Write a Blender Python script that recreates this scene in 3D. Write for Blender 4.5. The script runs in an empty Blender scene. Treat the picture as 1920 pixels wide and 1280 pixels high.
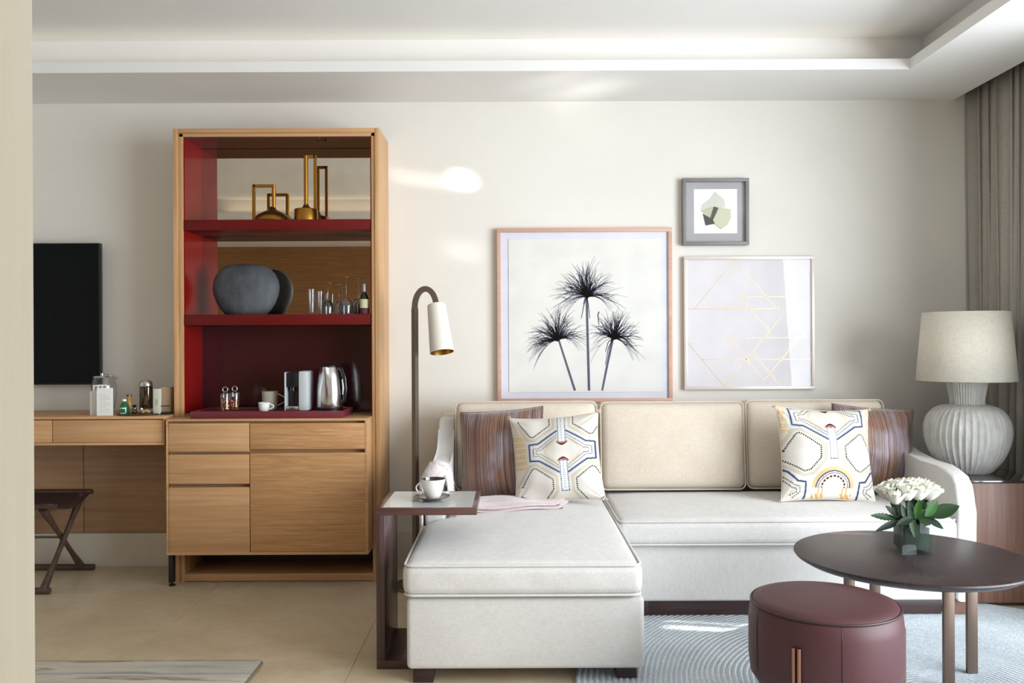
import bpy, bmesh, math, random
import numpy as np
from mathutils import Vector, Matrix, Euler
random.seed(7); np.random.seed(7)
PI = math.pi
R = math.radians
SC = bpy.context.scene
COL = SC.collection

# ------------------------------------------------------------------ camera
ROLL = 0.0045
cam = bpy.data.cameras.new('camera'); camo = bpy.data.objects.new('camera', cam); COL.objects.link(camo)
cam.sensor_width = 36.0; cam.lens = 30.0; cam.clip_start = 0.05
camo.location = (0, 0, 1.25)
camo.rotation_euler = (Matrix.Rotation(PI/2, 3, 'X') @ Matrix.Rotation(-ROLL, 3, 'Z')).to_euler()
SC.camera = camo

# ------------------------------------------------------------------ world, lights, exposure
w = bpy.data.worlds.new('world'); SC.world = w; w.use_nodes = True
bg = w.node_tree.nodes['Background']
bg.inputs['Color'].default_value = (0.72, 0.86, 1.0, 1); bg.inputs['Strength'].default_value = 1.6

def area(name, loc, target, sx, sy, energy, color, spread=180.0):
    l = bpy.data.lights.new(name, 'AREA'); l.shape = 'RECTANGLE'; l.size = sx; l.size_y = sy
    l.energy = energy; l.color = color; l.spread = R(spread)
    o = bpy.data.objects.new(name, l); COL.objects.link(o); o.location = loc
    d = Vector(target) - Vector(loc); o.rotation_euler = d.to_track_quat('-Z', 'Y').to_euler()
    return o
area('window_daylight', (3.75, 1.15, 1.45), (-1.2, 2.75, 1.05), 3.4, 2.6, 560, (0.88, 0.94, 1.0))
area('front_fill', (0.2, -2.35, 1.45), (0.0, 3.0, 1.1), 3.6, 1.9, 16, (0.76, 0.87, 1.0))  # added fill lamp behind the camera; that wall has no window

# narrow beam lamps added for the sun streaks: soft bright bars on wall, ceiling border and rug
area('sun_glint_wall', (3.30, 1.05, 0.95), (-0.270, 4.79, 2.160), 0.085, 0.050, 0.085, (1.0, 0.98, 0.93), 1.2)
area('sun_glint_wall', (3.30, 0.95, 0.95), (-0.46, 4.79, 2.155), 0.30, 0.050, 0.05, (1.0, 0.94, 0.84), 1.2)
area('sun_glint_wall', (3.30, 1.05, 0.70), (-0.27, 4.79, 1.76), 0.13, 0.03, 0.022, (1.0, 0.98, 0.92), 2)
area('sun_glint_rug', (2.95, 3.34, 2.44), (0.77, 3.765, 0.0), 0.016, 0.46, 0.32, (1.0, 0.97, 0.92), 1)
area('sun_glint_rug', (2.95, 3.30, 2.44), (0.77, 3.675, 0.0), 0.026, 0.48, 0.45, (1.0, 0.97, 0.92), 1)
area('sun_glint_ceiling', (3.30, 1.6, 0.60), (0.35, 4.50, 2.59), 0.40, 0.08, 0.30, (1.0, 0.97, 0.93), 4)

SC.view_settings.view_transform = 'Standard'; SC.view_settings.look = 'None'
SC.view_settings.exposure = -0.45; SC.view_settings.gamma = 1.0; SC.view_settings.use_curve_mapping = False

# ------------------------------------------------------------------ helpers
def P(x, y, Y):
    """a point of the photograph at distance Y, as (X, Z)"""
    u = x-960.0; v = 640.0-y
    u0 = u + ROLL*v; v0 = v - ROLL*u
    return u0*Y/1600.0, 1.25 + v0*Y/1600.0
def PX(x, Y, y=640): return P(x, y, Y)[0]
def PZ(y, Y, x=960): return P(x, y, Y)[1]

def lin(c):
    if isinstance(c, str):
        c = tuple(int(c[i:i+2], 16)/255 for i in (0, 2, 4))
    return tuple(((v/12.92) if v <= 0.04045 else ((v+0.055)/1.055)**2.4) for v in c) + (1,)

class NT:
    def __init__(s, m):
        m.use_nodes = True; s.t = m.node_tree; s.n = s.t.nodes; s.l = s.t.links
        s.b = s.n['Principled BSDF']; s.out = s.n['Material Output']
    def add(s, ty, **kw):
        n = s.n.new(ty)
        for k, v in kw.items():
            if k in n.inputs: n.inputs[k].default_value = v
            else: setattr(n, k, v)
        return n
    def link(s, a, b): s.l.new(a, b)
    def coord(s, scale=(1,1,1), rot=(0,0,0), kind='Object'):
        tc = s.add('ShaderNodeTexCoord'); mp = s.add('ShaderNodeMapping')
        mp.inputs['Scale'].default_value = scale; mp.inputs['Rotation'].default_value = rot
        s.link(tc.outputs[kind], mp.inputs['Vector']); return mp.outputs['Vector']
    def ramp(s, fac, stops, interp='LINEAR'):
        r = s.add('ShaderNodeValToRGB'); r.color_ramp.interpolation = interp
        e = r.color_ramp.elements
        while len(e) < len(stops): e.new(0.5)
        for el, (p, c) in zip(e, stops): el.position = p; el.color = lin(c) if (isinstance(c, str) or len(c) == 3) else c
        s.link(fac, r.inputs['Fac']); return r.outputs['Color']
    def noise(s, vec, scale, detail=3, rough=0.55, dist=0.0):
        n = s.add('ShaderNodeTexNoise'); n.inputs['Scale'].default_value = scale; n.inputs['Detail'].default_value = detail
        n.inputs['Roughness'].default_value = rough; n.inputs['Distortion'].default_value = dist
        s.link(vec, n.inputs['Vector']); return n.outputs['Fac']
    def bump(s, h, strength=0.3, dist=0.002):
        b = s.add('ShaderNodeBump'); b.inputs['Strength'].default_value = strength; b.inputs['Distance'].default_value = dist
        s.link(h, b.inputs['Height']); s.link(b.outputs['Normal'], s.b.inputs['Normal'])
    def math(s, op, a, b=None):
        m = s.add('ShaderNodeMath', operation=op)
        for i, v in enumerate((a, b)):
            if v is None: continue
            if isinstance(v, (int, float)): m.inputs[i].default_value = v
            else: s.link(v, m.inputs[i])
        return m.outputs[0]

def mat(name, col, rough=0.5, metal=0.0, spec=0.5, coat=0.0, sheen=0.0):
    m = bpy.data.materials.new(name); t = NT(m); b = t.b
    b.inputs['Base Color'].default_value = lin(col); b.inputs['Roughness'].default_value = rough
    b.inputs['Metallic'].default_value = metal; b.inputs['Specular IOR Level'].default_value = spec
    b.inputs['Coat Weight'].default_value = coat; b.inputs['Coat Roughness'].default_value = 0.08
    b.inputs['Sheen Weight'].default_value = sheen
    # faint mottling so that no surface is perfectly even
    f = t.noise(t.coord(), 6.0, 2)
    c = lin(col); lo = tuple(v*0.95 for v in c[:3])+(1,); hi = tuple(min(1, v*1.05) for v in c[:3])+(1,)
    t.link(t.ramp(f, [(0.3, lo), (0.7, hi)]), b.inputs['Base Color'])
    return m

def wood(name, c1, c2, c3, axis='X', rough=0.45, fine=1.0, coat=0.0, spec=0.4, dist=0.25):
    m = bpy.data.materials.new(name); t = NT(m)
    k = {'X': (1.2, 30, 30), 'Y': (30, 1.2, 30), 'Z': (30, 30, 1.2)}[axis]
    v = t.coord(tuple(q*fine for q in k))
    a = t.noise(v, 1.6, 6, 0.62, dist)
    k2 = {'X': (4, 260, 260), 'Y': (260, 4, 260), 'Z': (260, 260, 4)}[axis]
    b = t.noise(t.coord(k2), 1.0, 2)
    mix = t.math('ADD', t.math('MULTIPLY', a, 0.8), t.math('MULTIPLY', b, 0.2))
    t.link(t.ramp(mix, [(0.28, c1), (0.5, c2), (0.74, c3)]), t.b.inputs['Base Color'])
    t.b.inputs['Roughness'].default_value = rough; t.b.inputs['Coat Weight'].default_value = coat
    t.b.inputs['Specular IOR Level'].default_value = spec
    t.bump(mix, 0.12, 0.001)
    return m

def linen(name, c1, c2, scale=420, strength=0.35, sheen=0.3):
    m = bpy.data.materials.new(name); t = NT(m)
    v = t.coord()
    h = t.noise(t.coord((scale*0.10, scale*0.10, scale)), 1.0, 2, 0.6)
    q = t.noise(t.coord((scale, scale, scale*0.10)), 1.0, 2, 0.6)
    big = t.noise(v, 9, 3)
    f = t.math('ADD', t.math('MULTIPLY', t.math('ADD', h, q), 0.42), t.math('MULTIPLY', big, 0.16))
    t.link(t.ramp(f, [(0.36, c1), (0.64, c2)]), t.b.inputs['Base Color'])
    t.b.inputs['Roughness'].default_value = 0.9; t.b.inputs['Specular IOR Level'].default_value = 0.15
    t.b.inputs['Sheen Weight'].default_value = sheen
    t.bump(f, strength, 0.002)
    return m

def glass(name, tint=(1,1,1), gloss=0.0, ior=1.45, base=0.035):
    m = bpy.data.materials.new(name); t = NT(m)
    tr = t.add('ShaderNodeBsdfTransparent'); tr.inputs['Color'].default_value = tuple(tint)+(1,)
    gl = t.add('ShaderNodeBsdfGlossy'); gl.inputs['Roughness'].default_value = gloss
    fr = t.add('ShaderNodeLayerWeight'); fr.inputs['Blend'].default_value = 0.5
    fac = t.math('ADD', t.math('MULTIPLY', t.math('POWER', fr.outputs['Facing'], 3.0), (ior-1)*1.6), base)
    mx = t.add('ShaderNodeMixShader'); t.link(fac, mx.inputs[0]); t.link(tr.outputs[0], mx.inputs[1]); t.link(gl.outputs[0], mx.inputs[2])
    t.link(mx.outputs[0], t.out.inputs['Surface'])
    return m

def box(bm, x0, x1, y0, y1, z0, z1, bev=0.0):
    if x0 > x1: x0, x1 = x1, x0
    if y0 > y1: y0, y1 = y1, y0
    if z0 > z1: z0, z1 = z1, z0
    r = bmesh.ops.create_cube(bm, size=1.0)
    vs = r['verts']
    for v in vs:
        v.co = Vector(((x0+x1)/2 + v.co.x*(x1-x0), (y0+y1)/2 + v.co.y*(y1-y0), (z0+z1)/2 + v.co.z*(z1-z0)))
    if bev > 0:
        es = set()
        for v in vs: es.update(v.link_edges)
        bmesh.ops.bevel(bm, geom=list(es), offset=bev, segments=2, profile=0.5, affect='EDGES')
def B(*a, **k):
    bm = bmesh.new(); box(bm, *a, **k); return bm
def lathe(bm, prof, seg=32, c=(0,0,0), flute=None):
    rings = []
    for (r, z) in prof:
        if r < 1e-5: rings.append([bm.verts.new((c[0], c[1], c[2]+z))])
        else:
            ring = []
            for i in range(seg):
                a = 2*PI*i/seg
                rr = r*(flute(a, z) if flute else 1.0)
                ring.append(bm.verts.new((c[0]+rr*math.cos(a), c[1]+rr*math.sin(a), c[2]+z)))
            rings.append(ring)
    for A, Bq in zip(rings, rings[1:]):
        if len(A) == 1 and len(Bq) == 1: continue
        for i in range(seg):
            j = (i+1) % seg
            if len(A) == 1: bm.faces.new((A[0], Bq[j], Bq[i]))
            elif len(Bq) == 1: bm.faces.new((A[i], A[j], Bq[0]))
            else: bm.faces.new((A[i], A[j], Bq[j], Bq[i]))
def tube(bm, pts, rad, seg=8, closed=False, square=False, caps=True):
    pts = [Vector(p) for p in pts]; n = len(pts)
    if square: seg = 4
    rads = rad if isinstance(rad, (list, tuple)) else [rad]*n
    tang = []
    for i in range(n):
        a = pts[(i-1) % n] if (closed or i > 0) else pts[i]
        b = pts[(i+1) % n] if (closed or i < n-1) else pts[i]
        tang.append((b-a).normalized())
    up = Vector((0,0,1)) if abs(tang[0].z) < 0.9 else Vector((0,1,0))
    nrm = (up - tang[0]*up.dot(tang[0])).normalized()
    rings = []
    for i in range(n):
        nrm = (nrm - tang[i]*nrm.dot(tang[i])).normalized()
        bn = tang[i].cross(nrm)
        off = PI/4 if square else 0
        k = math.sqrt(2) if square else 1
        rings.append([bm.verts.new(pts[i] + (nrm*math.cos(2*PI*j/seg+off) + bn*math.sin(2*PI*j/seg+off))*rads[i]*k) for j in range(seg)])
    m = n if closed else n-1
    for i in range(m):
        A = rings[i]; Bq = rings[(i+1) % n]
        for j in range(seg):
            bm.faces.new((A[j], A[(j+1) % seg], Bq[(j+1) % seg], Bq[j]))
    if not closed and caps:
        bm.faces.new(rings[0][::-1]); bm.faces.new(rings[-1])
def prism(bm, poly, x0, x1, axis='X', bev=0.0):
    """extrude a 2D polygon: axis X -> poly in (y,z); Y -> (x,z); Z -> (x,y)"""
    def mk(p, t):
        return {'X': (t, p[0], p[1]), 'Y': (p[0], t, p[1]), 'Z': (p[0], p[1], t)}[axis]
    A = [bm.verts.new(mk(p, x0)) for p in poly]; Bq = [bm.verts.new(mk(p, x1)) for p in poly]
    n = len(poly); fs = [bm.faces.new(A), bm.faces.new(Bq[::-1])]
    for i in range(n): fs.append(bm.faces.new((A[i], Bq[i], Bq[(i+1) % n], A[(i+1) % n])))
    if bev > 0:
        es = [e for f in fs[:2] for e in f.edges]
        bmesh.ops.bevel(bm, geom=list(set(es)), offset=bev, segments=3, profile=0.5, affect='EDGES')
def ticks(h, r, n):
    r = min(r, h*0.98)
    k = 4
    a = [-h + r*(1-math.cos(PI/2*i/k)) for i in range(k)]
    m = [-h+r + (2*(h-r))*i/n for i in range(n+1)]
    return a + m + [-v for v in a[::-1]]
def rbox(bm, c, size, r, top=0.0, bottom=0.0, front=0.0, side=0.0, n=8, noise=0.0, seed=0):
    hx, hy, hz = [s/2 for s in size]
    T = [ticks(h, r, n) for h in (hx, hy, hz)]
    H = (hx, hy, hz); made = {}
    rnd = random.Random(seed); ph = [rnd.uniform(0, 6) for _ in range(6)]
    def vert(p):
        key = tuple(round(q, 6) for q in p)
        if key in made: return made[key]
        q = Vector([max(-(H[i]-r), min(H[i]-r, p[i])) for i in range(3)])
        d = Vector(p)-q
        o = q + (d.normalized()*r if d.length > 1e-9 else d)
        fx = 1-(p[0]/hx)**2; fy = 1-(p[1]/hy)**2; fz = 1-(p[2]/hz)**2
        if p[2] > 0: o.z += top*(p[2]/hz)*math.sqrt(max(fx, 0))*math.sqrt(max(fy, 0))
        else: o.z += bottom*(p[2]/hz)*fx*fy
        if p[1] < 0: o.y += front*(p[1]/hy)*math.sqrt(max(fx, 0))*math.sqrt(max(fz, 0))
        o.x += side*(p[0]/hx)*math.sqrt(max(fz, 0))
        if noise:
            s = noise*(math.sin(p[0]*19+ph[0])*math.sin(p[2]*23+ph[1])+math.sin(p[0]*41+p[1]*17+ph[2])*math.sin(p[2]*37+p[1]*29+ph[3])*0.6)
            if abs(p[1]) > hy-1e-6: o.y += s*(1 if p[1] > 0 else -1)*max(fx, 0)*max(fz, 0)
            if abs(p[2]) > hz-1e-6: o.z += s*(1 if p[2] > 0 else -1)*max(fx, 0)*max(fy, 0)
        v = bm.verts.new(o+Vector(c)); made[key] = v; return v
    for ax in range(3):
        a, b = [(1,2), (2,0), (0,1)][ax]
        for sgn in (-1, 1):
            for i in range(len(T[a])-1):
                for j in range(len(T[b])-1):
                    cs = []
                    for (ii, jj) in ((i, j), (i+1, j), (i+1, j+1), (i, j+1)):
                        p = [0,0,0]; p[ax] = sgn*H[ax]; p[a] = T[a][ii]; p[b] = T[b][jj]; cs.append(vert(p))
                    if sgn < 0: cs = cs[::-1]
                    if len(set(cs)) == 4: bm.faces.new(cs)
def rrect(cx, cy, w, d, r, z, axis='Z', n=6, seg=6):
    pts = []
    for (sx, sy, a0) in ((1, 1, 0), (-1, 1, 90), (-1, -1, 180), (1, -1, 270)):
        for i in range(n+1):
            a = R(a0 + 90*i/n)
            pts.append((cx + sx*(w/2-r) + r*math.cos(a), cy + sy*(d/2-r) + r*math.sin(a)))
    out = []
    m = len(pts)
    for i in range(m):
        a = pts[i]; b = pts[(i+1) % m]; out.append(a)
        L = math.hypot(b[0]-a[0], b[1]-a[1])
        if L > 0.1:
            for k in range(1, seg): out.append((a[0]+(b[0]-a[0])*k/seg, a[1]+(b[1]-a[1])*k/seg))
    if axis == 'Z': return [(p[0], p[1], z) for p in out]
    return [(p[0], z, p[1]) for p in out]

def finish(bm, name, smooth, origin=None):
    bmesh.ops.recalc_face_normals(bm, faces=bm.faces[:])
    if origin is not None: bmesh.ops.translate(bm, verts=bm.verts[:], vec=-Vector(origin))
    me = bpy.data.meshes.new(name); bm.to_mesh(me); bm.free()
    if smooth:
        for p in me.polygons: p.use_smooth = True
        if smooth == 'auto':
            me.set_sharp_from_angle(angle=R(38))
    return me
def part(name, bm, m, parent, smooth='auto', world=True, label=None, kind=None):
    """a child mesh; the shapes are given in room coordinates unless world=False"""
    if world and parent is not None:
        M = Matrix.Identity(4)
        o = parent
        chain = []
        while o is not None: chain.append(o); o = o.parent
        for q in reversed(chain): M = M @ q.matrix_basis
        bm.transform(M.inverted())
    o = bpy.data.objects.new(name, finish(bm, name, smooth)); COL.objects.link(o)
    if m: o.data.materials.append(m)
    o.parent = parent
    if label: o['label'] = label
    if kind: o['kind'] = kind
    return o
def thing(name, label, cat, loc=(0,0,0), rot=(0,0,0), group=None):
    o = bpy.data.objects.new(name, None); COL.objects.link(o); o.empty_display_size = 0.05
    o.location = loc; o.rotation_euler = rot; o['label'] = label; o['category'] = cat
    if group: o['group'] = group
    return o
def single(name, bm, m, label, cat, group=None, smooth='auto', kind=None, loc=None, rot=(0,0,0)):
    """a thing that is one mesh; if loc is None the mesh is in room coordinates and gets its origin at its base"""
    if loc is None:
        vs = [v.co for v in bm.verts]
        ctr = (sum(v.x for v in vs)/len(vs), sum(v.y for v in vs)/len(vs), min(v.z for v in vs))
        me = finish(bm, name, smooth, ctr); loc = ctr
    else: me = finish(bm, name, smooth)
    o = bpy.data.objects.new(name, me); COL.objects.link(o); o.location = loc; o.rotation_euler = rot
    if m: me.materials.append(m)
    o['label'] = label; o['category'] = cat
    if group: o['group'] = group
    if kind: o['kind'] = kind
    return o
def struct(name, bm, m, label=None, smooth='auto', cat='structure'):
    o = bpy.data.objects.new(name, finish(bm, name, smooth) if bm else None); COL.objects.link(o)
    if m and bm: o.data.materials.append(m)
    o['kind'] = 'structure'; o['category'] = cat
    if label: o['label'] = label
    return o
def dup(root, loc=None, rot=None, label=None):
    def cp(o, par):
        c = o.copy(); COL.objects.link(c); c.parent = par
        for ch in list(o.children): cp(ch, c)
        return c
    r = cp(root, root.parent)
    if loc is not None: r.location = loc
    if rot is not None: r.rotation_euler = rot
    if label: r['label'] = label
    return r

# ------------------------------------------------------------------ materials
M = {}
def plaster(name, c1, c2):
    m = bpy.data.materials.new(name); t = NT(m)
    f = t.noise(t.coord(), 2.2, 5)
    t.link(t.ramp(f, [(0.3, c1), (0.7, c2)]), t.b.inputs['Base Color'])
    t.b.inputs['Roughness'].default_value = 0.75; t.b.inputs['Specular IOR Level'].default_value = 0.2
    t.bump(t.noise(t.coord(), 260, 2), 0.06, 0.001)
    return m
M['wall'] = plaster('warm white wall paint', 'dfdbd3', 'e4e0d8')
M['ceiling'] = plaster('white ceiling paint', 'e7e6e4', 'eae9e6')
def stone():
    m = bpy.data.materials.new('beige limestone'); t = NT(m)
    v = t.coord(kind='Object')
    g = t.add('ShaderNodeNewGeometry')
    mp = t.add('ShaderNodeMapping'); t.link(g.outputs['Position'], mp.inputs['Vector'])
    a = t.noise(mp.outputs[0], 2.6, 8, 0.62, 0.8); b = t.noise(mp.outputs[0], 22, 4, 0.6)
    f = t.math('ADD', t.math('MULTIPLY', a, 0.7), t.math('MULTIPLY', b, 0.3))
    t.link(t.ramp(f, [(0.32, 'baa88b'), (0.52, 'cab99c'), (0.72, 'd5c6ad')]), t.b.inputs['Base Color'])
    t.b.inputs['Roughness'].default_value = 0.32; t.b.inputs['Specular IOR Level'].default_value = 0.4
    return m
M['stone'] = stone()
M['stone_light'] = plaster('pale limestone skirting', 'c9bfae', 'd8cfc0')
M['oak'] = wood('oak veneer, horizontal grain', 'b0845a', 'c2966a', 'cfa880', 'X')
M['oak_wave'] = wood('oak veneer, rippled grain', 'a17448', 'bd8d5e', 'd2a97c', 'X', fine=1.9, dist=1.3)
M['oak_v'] = wood('oak, vertical grain', 'a67a50', 'c4996c', 'd6b086', 'Z')
M['panel_wood'] = wood('dull brown veneer', '98755a', 'a88465', 'b59271', 'X')
M['walnut'] = wood('reddish walnut', '5f4238', '78574a', '8c6a5c', 'Z', rough=0.4)
M['dark_wood'] = wood('dark stained wood', '291c1b', '3b2a29', '4c3a38', 'X', rough=0.35)
M['wenge_v'] = wood('dark wenge, vertical', '392726', '4b3433', '5b4242', 'Z', rough=0.3, coat=0.3)
M['wenge_x'] = wood('dark wenge, horizontal', '3f2a27', '553a36', '67483f', 'X', rough=0.3, coat=0.3)
M['cream_wood'] = wood('pale limed wood', 'efead6', 'f3efde', 'f6f2e4', 'Z', rough=0.6)
M['red'] = mat('burgundy lacquer', '7c0f0e', 0.16, 0, 0.12, coat=0.04)
M['red_edge'] = mat('burgundy shelf lacquer', '620f0d', 0.4, 0, 0.25)
M['plum'] = mat('plum gloss back panel', '3f161e', 0.16, 0, 0.5, coat=0.6)
M['tray'] = mat('wine red leather', '6c2631', 0.4, 0, 0.5)
M['mirror'] = mat('bronze tinted mirror', 'd8cfc2', 0.01, 1.0)
M['mirror_edge'] = mat('bright mirror edge', 'd9c6a8', 0.2, 0.5)
M['gold'] = mat('aged brass', 'a97a35', 0.32, 1.0)
M['brass'] = mat('brushed brass', 'c9a45c', 0.3, 1.0)
M['bronze'] = mat('antique bronze', '766b5f', 0.42, 1.0)
M['copper_leg'] = mat('copper bronze', 'a57c6a', 0.3, 1.0)
M['leg_bronze'] = mat('brown bronze', '6f5f55', 0.4, 0.75)
M['steel'] = mat('brushed steel', 'c9c8c6', 0.22, 1.0)
M['black'] = mat('black plastic', '0c0d10', 0.3)
M['black_matt'] = mat('matt black metal', '1a1817', 0.5)
M['silver_plastic'] = mat('silver grey plastic', 'c9d0d2', 0.35, 0.2)
M['tv'] = mat('television glass', '06090d', 0.2, 0, 0.12)
M['linen'] = linen('oatmeal linen', 'c5c2be', 'd9d6d2')
M['linen_back'] = linen('warm oatmeal linen', 'cbbdab', 'ddd1c1')
M['curtain'] = linen('taupe curtain cloth', 'a09a91', 'b0aaa0', 300, 0.15)
M['shade'] = linen('natural linen shade', 'ccc5b6', 'e0dacc', 330, 0.2)
M['pink'] = linen('pale pink wool', 'bba6a4', 'd9c9c9', 240, 0.5, 0.6)
M['fur'] = mat('blush white fur', 'ebe2e2', 0.95, 0, 0.1, sheen=0.6)
M['leather'] = mat('plum leather', '4c2a2d', 0.5, 0, 0.4)
M['leather_dark'] = mat('dark plum piping', '35191b', 0.45)
M['saddle'] = mat('dark brown saddle leather', '3c2a28', 0.5)
M['stool_wood'] = wood('brown stool wood', '3a2a24', '4d3a31', '5f4a3f', 'Z')
M['white'] = mat('white card', 'eeeeea', 0.7)
M['porcelain'] = mat('white porcelain', 'e6e4de', 0.2, 0, 0.5)
M['stoneware'] = mat('beige stoneware', 'b7aea0', 0.45)
M['brown_glaze'] = mat('brown glaze', '3f2b28', 0.2, 0, 0.6, coat=0.5)
M['coffee'] = mat('coffee', '1c0f0b', 0.08)
M['white_shade'] = mat('off white enamel', 'e2dcd0', 0.5)
M['opal'] = mat('white back painted glass', 'e2e8e6', 0.07, 0, 0.5, coat=0.6)
M['glass'] = glass('clear glass')
M['pane'] = glass('picture glazing', base=0.012, ior=1.15)
M['glass_g'] = glass('drinking glass', tint=(0.97, 0.98, 0.98), base=0.05)
M['glass_vase'] = glass('vase glass', tint=(0.95, 0.98, 0.97), base=0.012, ior=1.2, gloss=0.02)
M['glass_smoke'] = glass('smoked glass', tint=(0.45, 0.42, 0.38), base=0.15)
M['window_glass'] = glass('window glass', base=0.0, ior=1.2)
M['green_glass'] = mat('green bottle glass', '0d5a3a', 0.12, 0, 0.6)
M['dark_glass'] = mat('dark bottle glass', '10120e', 0.08, 0, 0.6)
M['amber'] = mat('amber liquid', 'b98a4a', 0.15)
M['water'] = glass('water in the vase', tint=(0.75, 0.9, 0.84), base=0.0, ior=1.02)
M['copper'] = mat('copper pods', 'b8683c', 0.25, 0.8)
M['nut'] = mat('golden biscuits', 'b58a45', 0.6)
M['frame_pink'] = wood('blush toned wood frame', 'bd9583', 'c9a392', 'd2ae9d', 'X', fine=0.5)
M['frame_grey'] = mat('grey painted frame', '7d7a7a', 0.5)
M['frame_white'] = mat('pearl frame', 'd9cfc9', 0.35, 0.15)
M['mat_blue'] = mat('cool white mount', 'dcdce6', 0.8)
M['mat_grey'] = mat('grey mount', 'aaa9ab', 0.8)
M['paper'] = mat('cream print paper', 'e3e1db', 0.8)
M['paper_cool'] = mat('cool print paper', 'd9d5d8', 0.6)
M['ink'] = mat('blue black ink', '53556a', 0.8)
M['goldline'] = mat('gold foil', 'd0a878', 0.35, 0.6)
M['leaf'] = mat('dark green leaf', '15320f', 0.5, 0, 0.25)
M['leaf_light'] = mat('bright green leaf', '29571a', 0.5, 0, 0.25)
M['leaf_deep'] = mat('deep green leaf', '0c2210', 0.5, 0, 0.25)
M['petal'] = mat('white rose petal', 'f1f2e6', 0.6, 0, 0.3)
M['petal_in'] = mat('cream rose heart', 'eef0d6', 0.6, 0, 0.3)
M['socket'] = mat('white socket plastic', 'c9c4ba', 0.4)
def vase_black():
    m = bpy.data.materials.new('charcoal ceramic'); t = NT(m)
    a = t.noise(t.coord((1, 1, 0.6)), 9, 6, 0.65); 
    t.link(t.ramp(a, [(0.3, '33363a'), (0.55, '4b4f54'), (0.8, '62666a')]), t.b.inputs['Base Color'])
    t.b.inputs['Roughness'].default_value = 0.62; t.bump(t.noise(t.coord(), 60, 4), 0.35, 0.003)
    return m
M['charcoal'] = vase_black()
def grey_ceramic():
    m = bpy.data.materials.new('chalky grey ceramic'); t = NT(m)
    a = t.noise(t.coord((1, 1, 0.3)), 40, 5, 0.7)
    t.link(t.ramp(a, [(0.3, 'aeada9'), (0.55, 'c4c3bf'), (0.8, 'd6d5d0')]), t.b.inputs['Base Color'])
    t.b.inputs['Roughness'].default_value = 0.8; t.bump(a, 0.3, 0.002)
    return m
M['chalk'] = grey_ceramic()
def grasscloth():
    m = bpy.data.materials.new('brown grasscloth'); t = NT(m)
    a = t.noise(t.coord((3, 3, 90)), 1.0, 4, 0.6)
    t.link(t.ramp(a, [(0.3, '73502c'), (0.6, '8a6238'), (0.8, '9c7244')]), t.b.inputs['Base Color'])
    t.b.inputs['Roughness'].default_value = 0.85
    return m
M['grass'] = grasscloth()
def striped():
    m = bpy.data.materials.new('brown striped silk'); t = NT(m)
    v = t.coord((1, 0.0, 0.0006))
    fine = t.noise(v, 120, 3, 0.8, 0.0)
    stripes = t.ramp(fine, [(0.34, '2f2426'), (0.41, '86665a'), (0.46, 'd6c2b2'), (0.485, '3f353b'), (0.52, '9a7462'), (0.55, '51454c'), (0.60, 'e0d2c6'), (0.66, '66524f')])
    patch = t.noise(t.coord((1, 0.5, 0.45)), 11, 2)
    tint = t.ramp(patch, [(0.38, '8a5a40'), (0.5, '6a5a58'), (0.62, '96a0c0')])  # tone patches; the blue-grey end is silk sheen painted into the colour
    mx = t.add('ShaderNodeMix', data_type='RGBA', blend_type='SOFT_LIGHT'); mx.inputs[0].default_value = 1.0
    t.link(stripes, mx.inputs[6]); t.link(tint, mx.inputs[7]); t.link(mx.outputs[2], t.b.inputs['Base Color'])
    t.b.inputs['Roughness'].default_value = 0.5; t.b.inputs['Sheen Weight'].default_value = 0.4
    t.bump(fine, 0.25, 0.002)
    return m
M['stripe'] = striped()
def vcol(name):
    m = bpy.data.materials.new(name); t = NT(m)
    a = t.add('ShaderNodeAttribute', attribute_name='Col'); t.link(a.outputs['Color'], t.b.inputs['Base Color'])
    t.b.inputs['Roughness'].default_value = 0.9; t.b.inputs['Specular IOR Level'].default_value = 0.1
    t.bump(t.noise(t.coord(), 420, 2), 0.15, 0.001)
    return m
M['embroidery'] = vcol('embroidered cotton')
def rugmat():
    m = bpy.data.materials.new('blue grey braided wool'); t = NT(m)
    a = t.noise(t.coord(), 120, 3, 0.7); b = t.noise(t.coord(), 3, 3)
    f = t.math('ADD', t.math('MULTIPLY', a, 0.65), t.math('MULTIPLY', b, 0.35))
    t.link(t.ramp(f, [(0.34, 'a3abb1'), (0.5, 'bcc4c9'), (0.66, 'd0d6da')]), t.b.inputs['Base Color'])
    t.b.inputs['Roughness'].default_value = 0.95; t.b.inputs['Specular IOR Level'].default_value = 0.1
    t.bump(a, 0.6, 0.003)
    return m
M['rug'] = rugmat()
def rug2():
    m = bpy.data.materials.new('abstract grey rug'); t = NT(m)
    v = t.coord((0.9, 9, 1)); a = t.noise(v, 1.4, 4, 0.6, 0.5)
    t.link(t.ramp(a, [(0.34, '8b8c8c'), (0.42, 'b3ada0'), (0.58, 'c2b9a8'), (0.65, '85796a'), (0.70, 'bdb4a4')]), t.b.inputs['Base Color'])
    t.b.inputs['Roughness'].default_value = 0.95
    t.bump(t.noise(t.coord(), 200, 2), 0.5, 0.003)
    return m
M['rug2'] = rug2()
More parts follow.
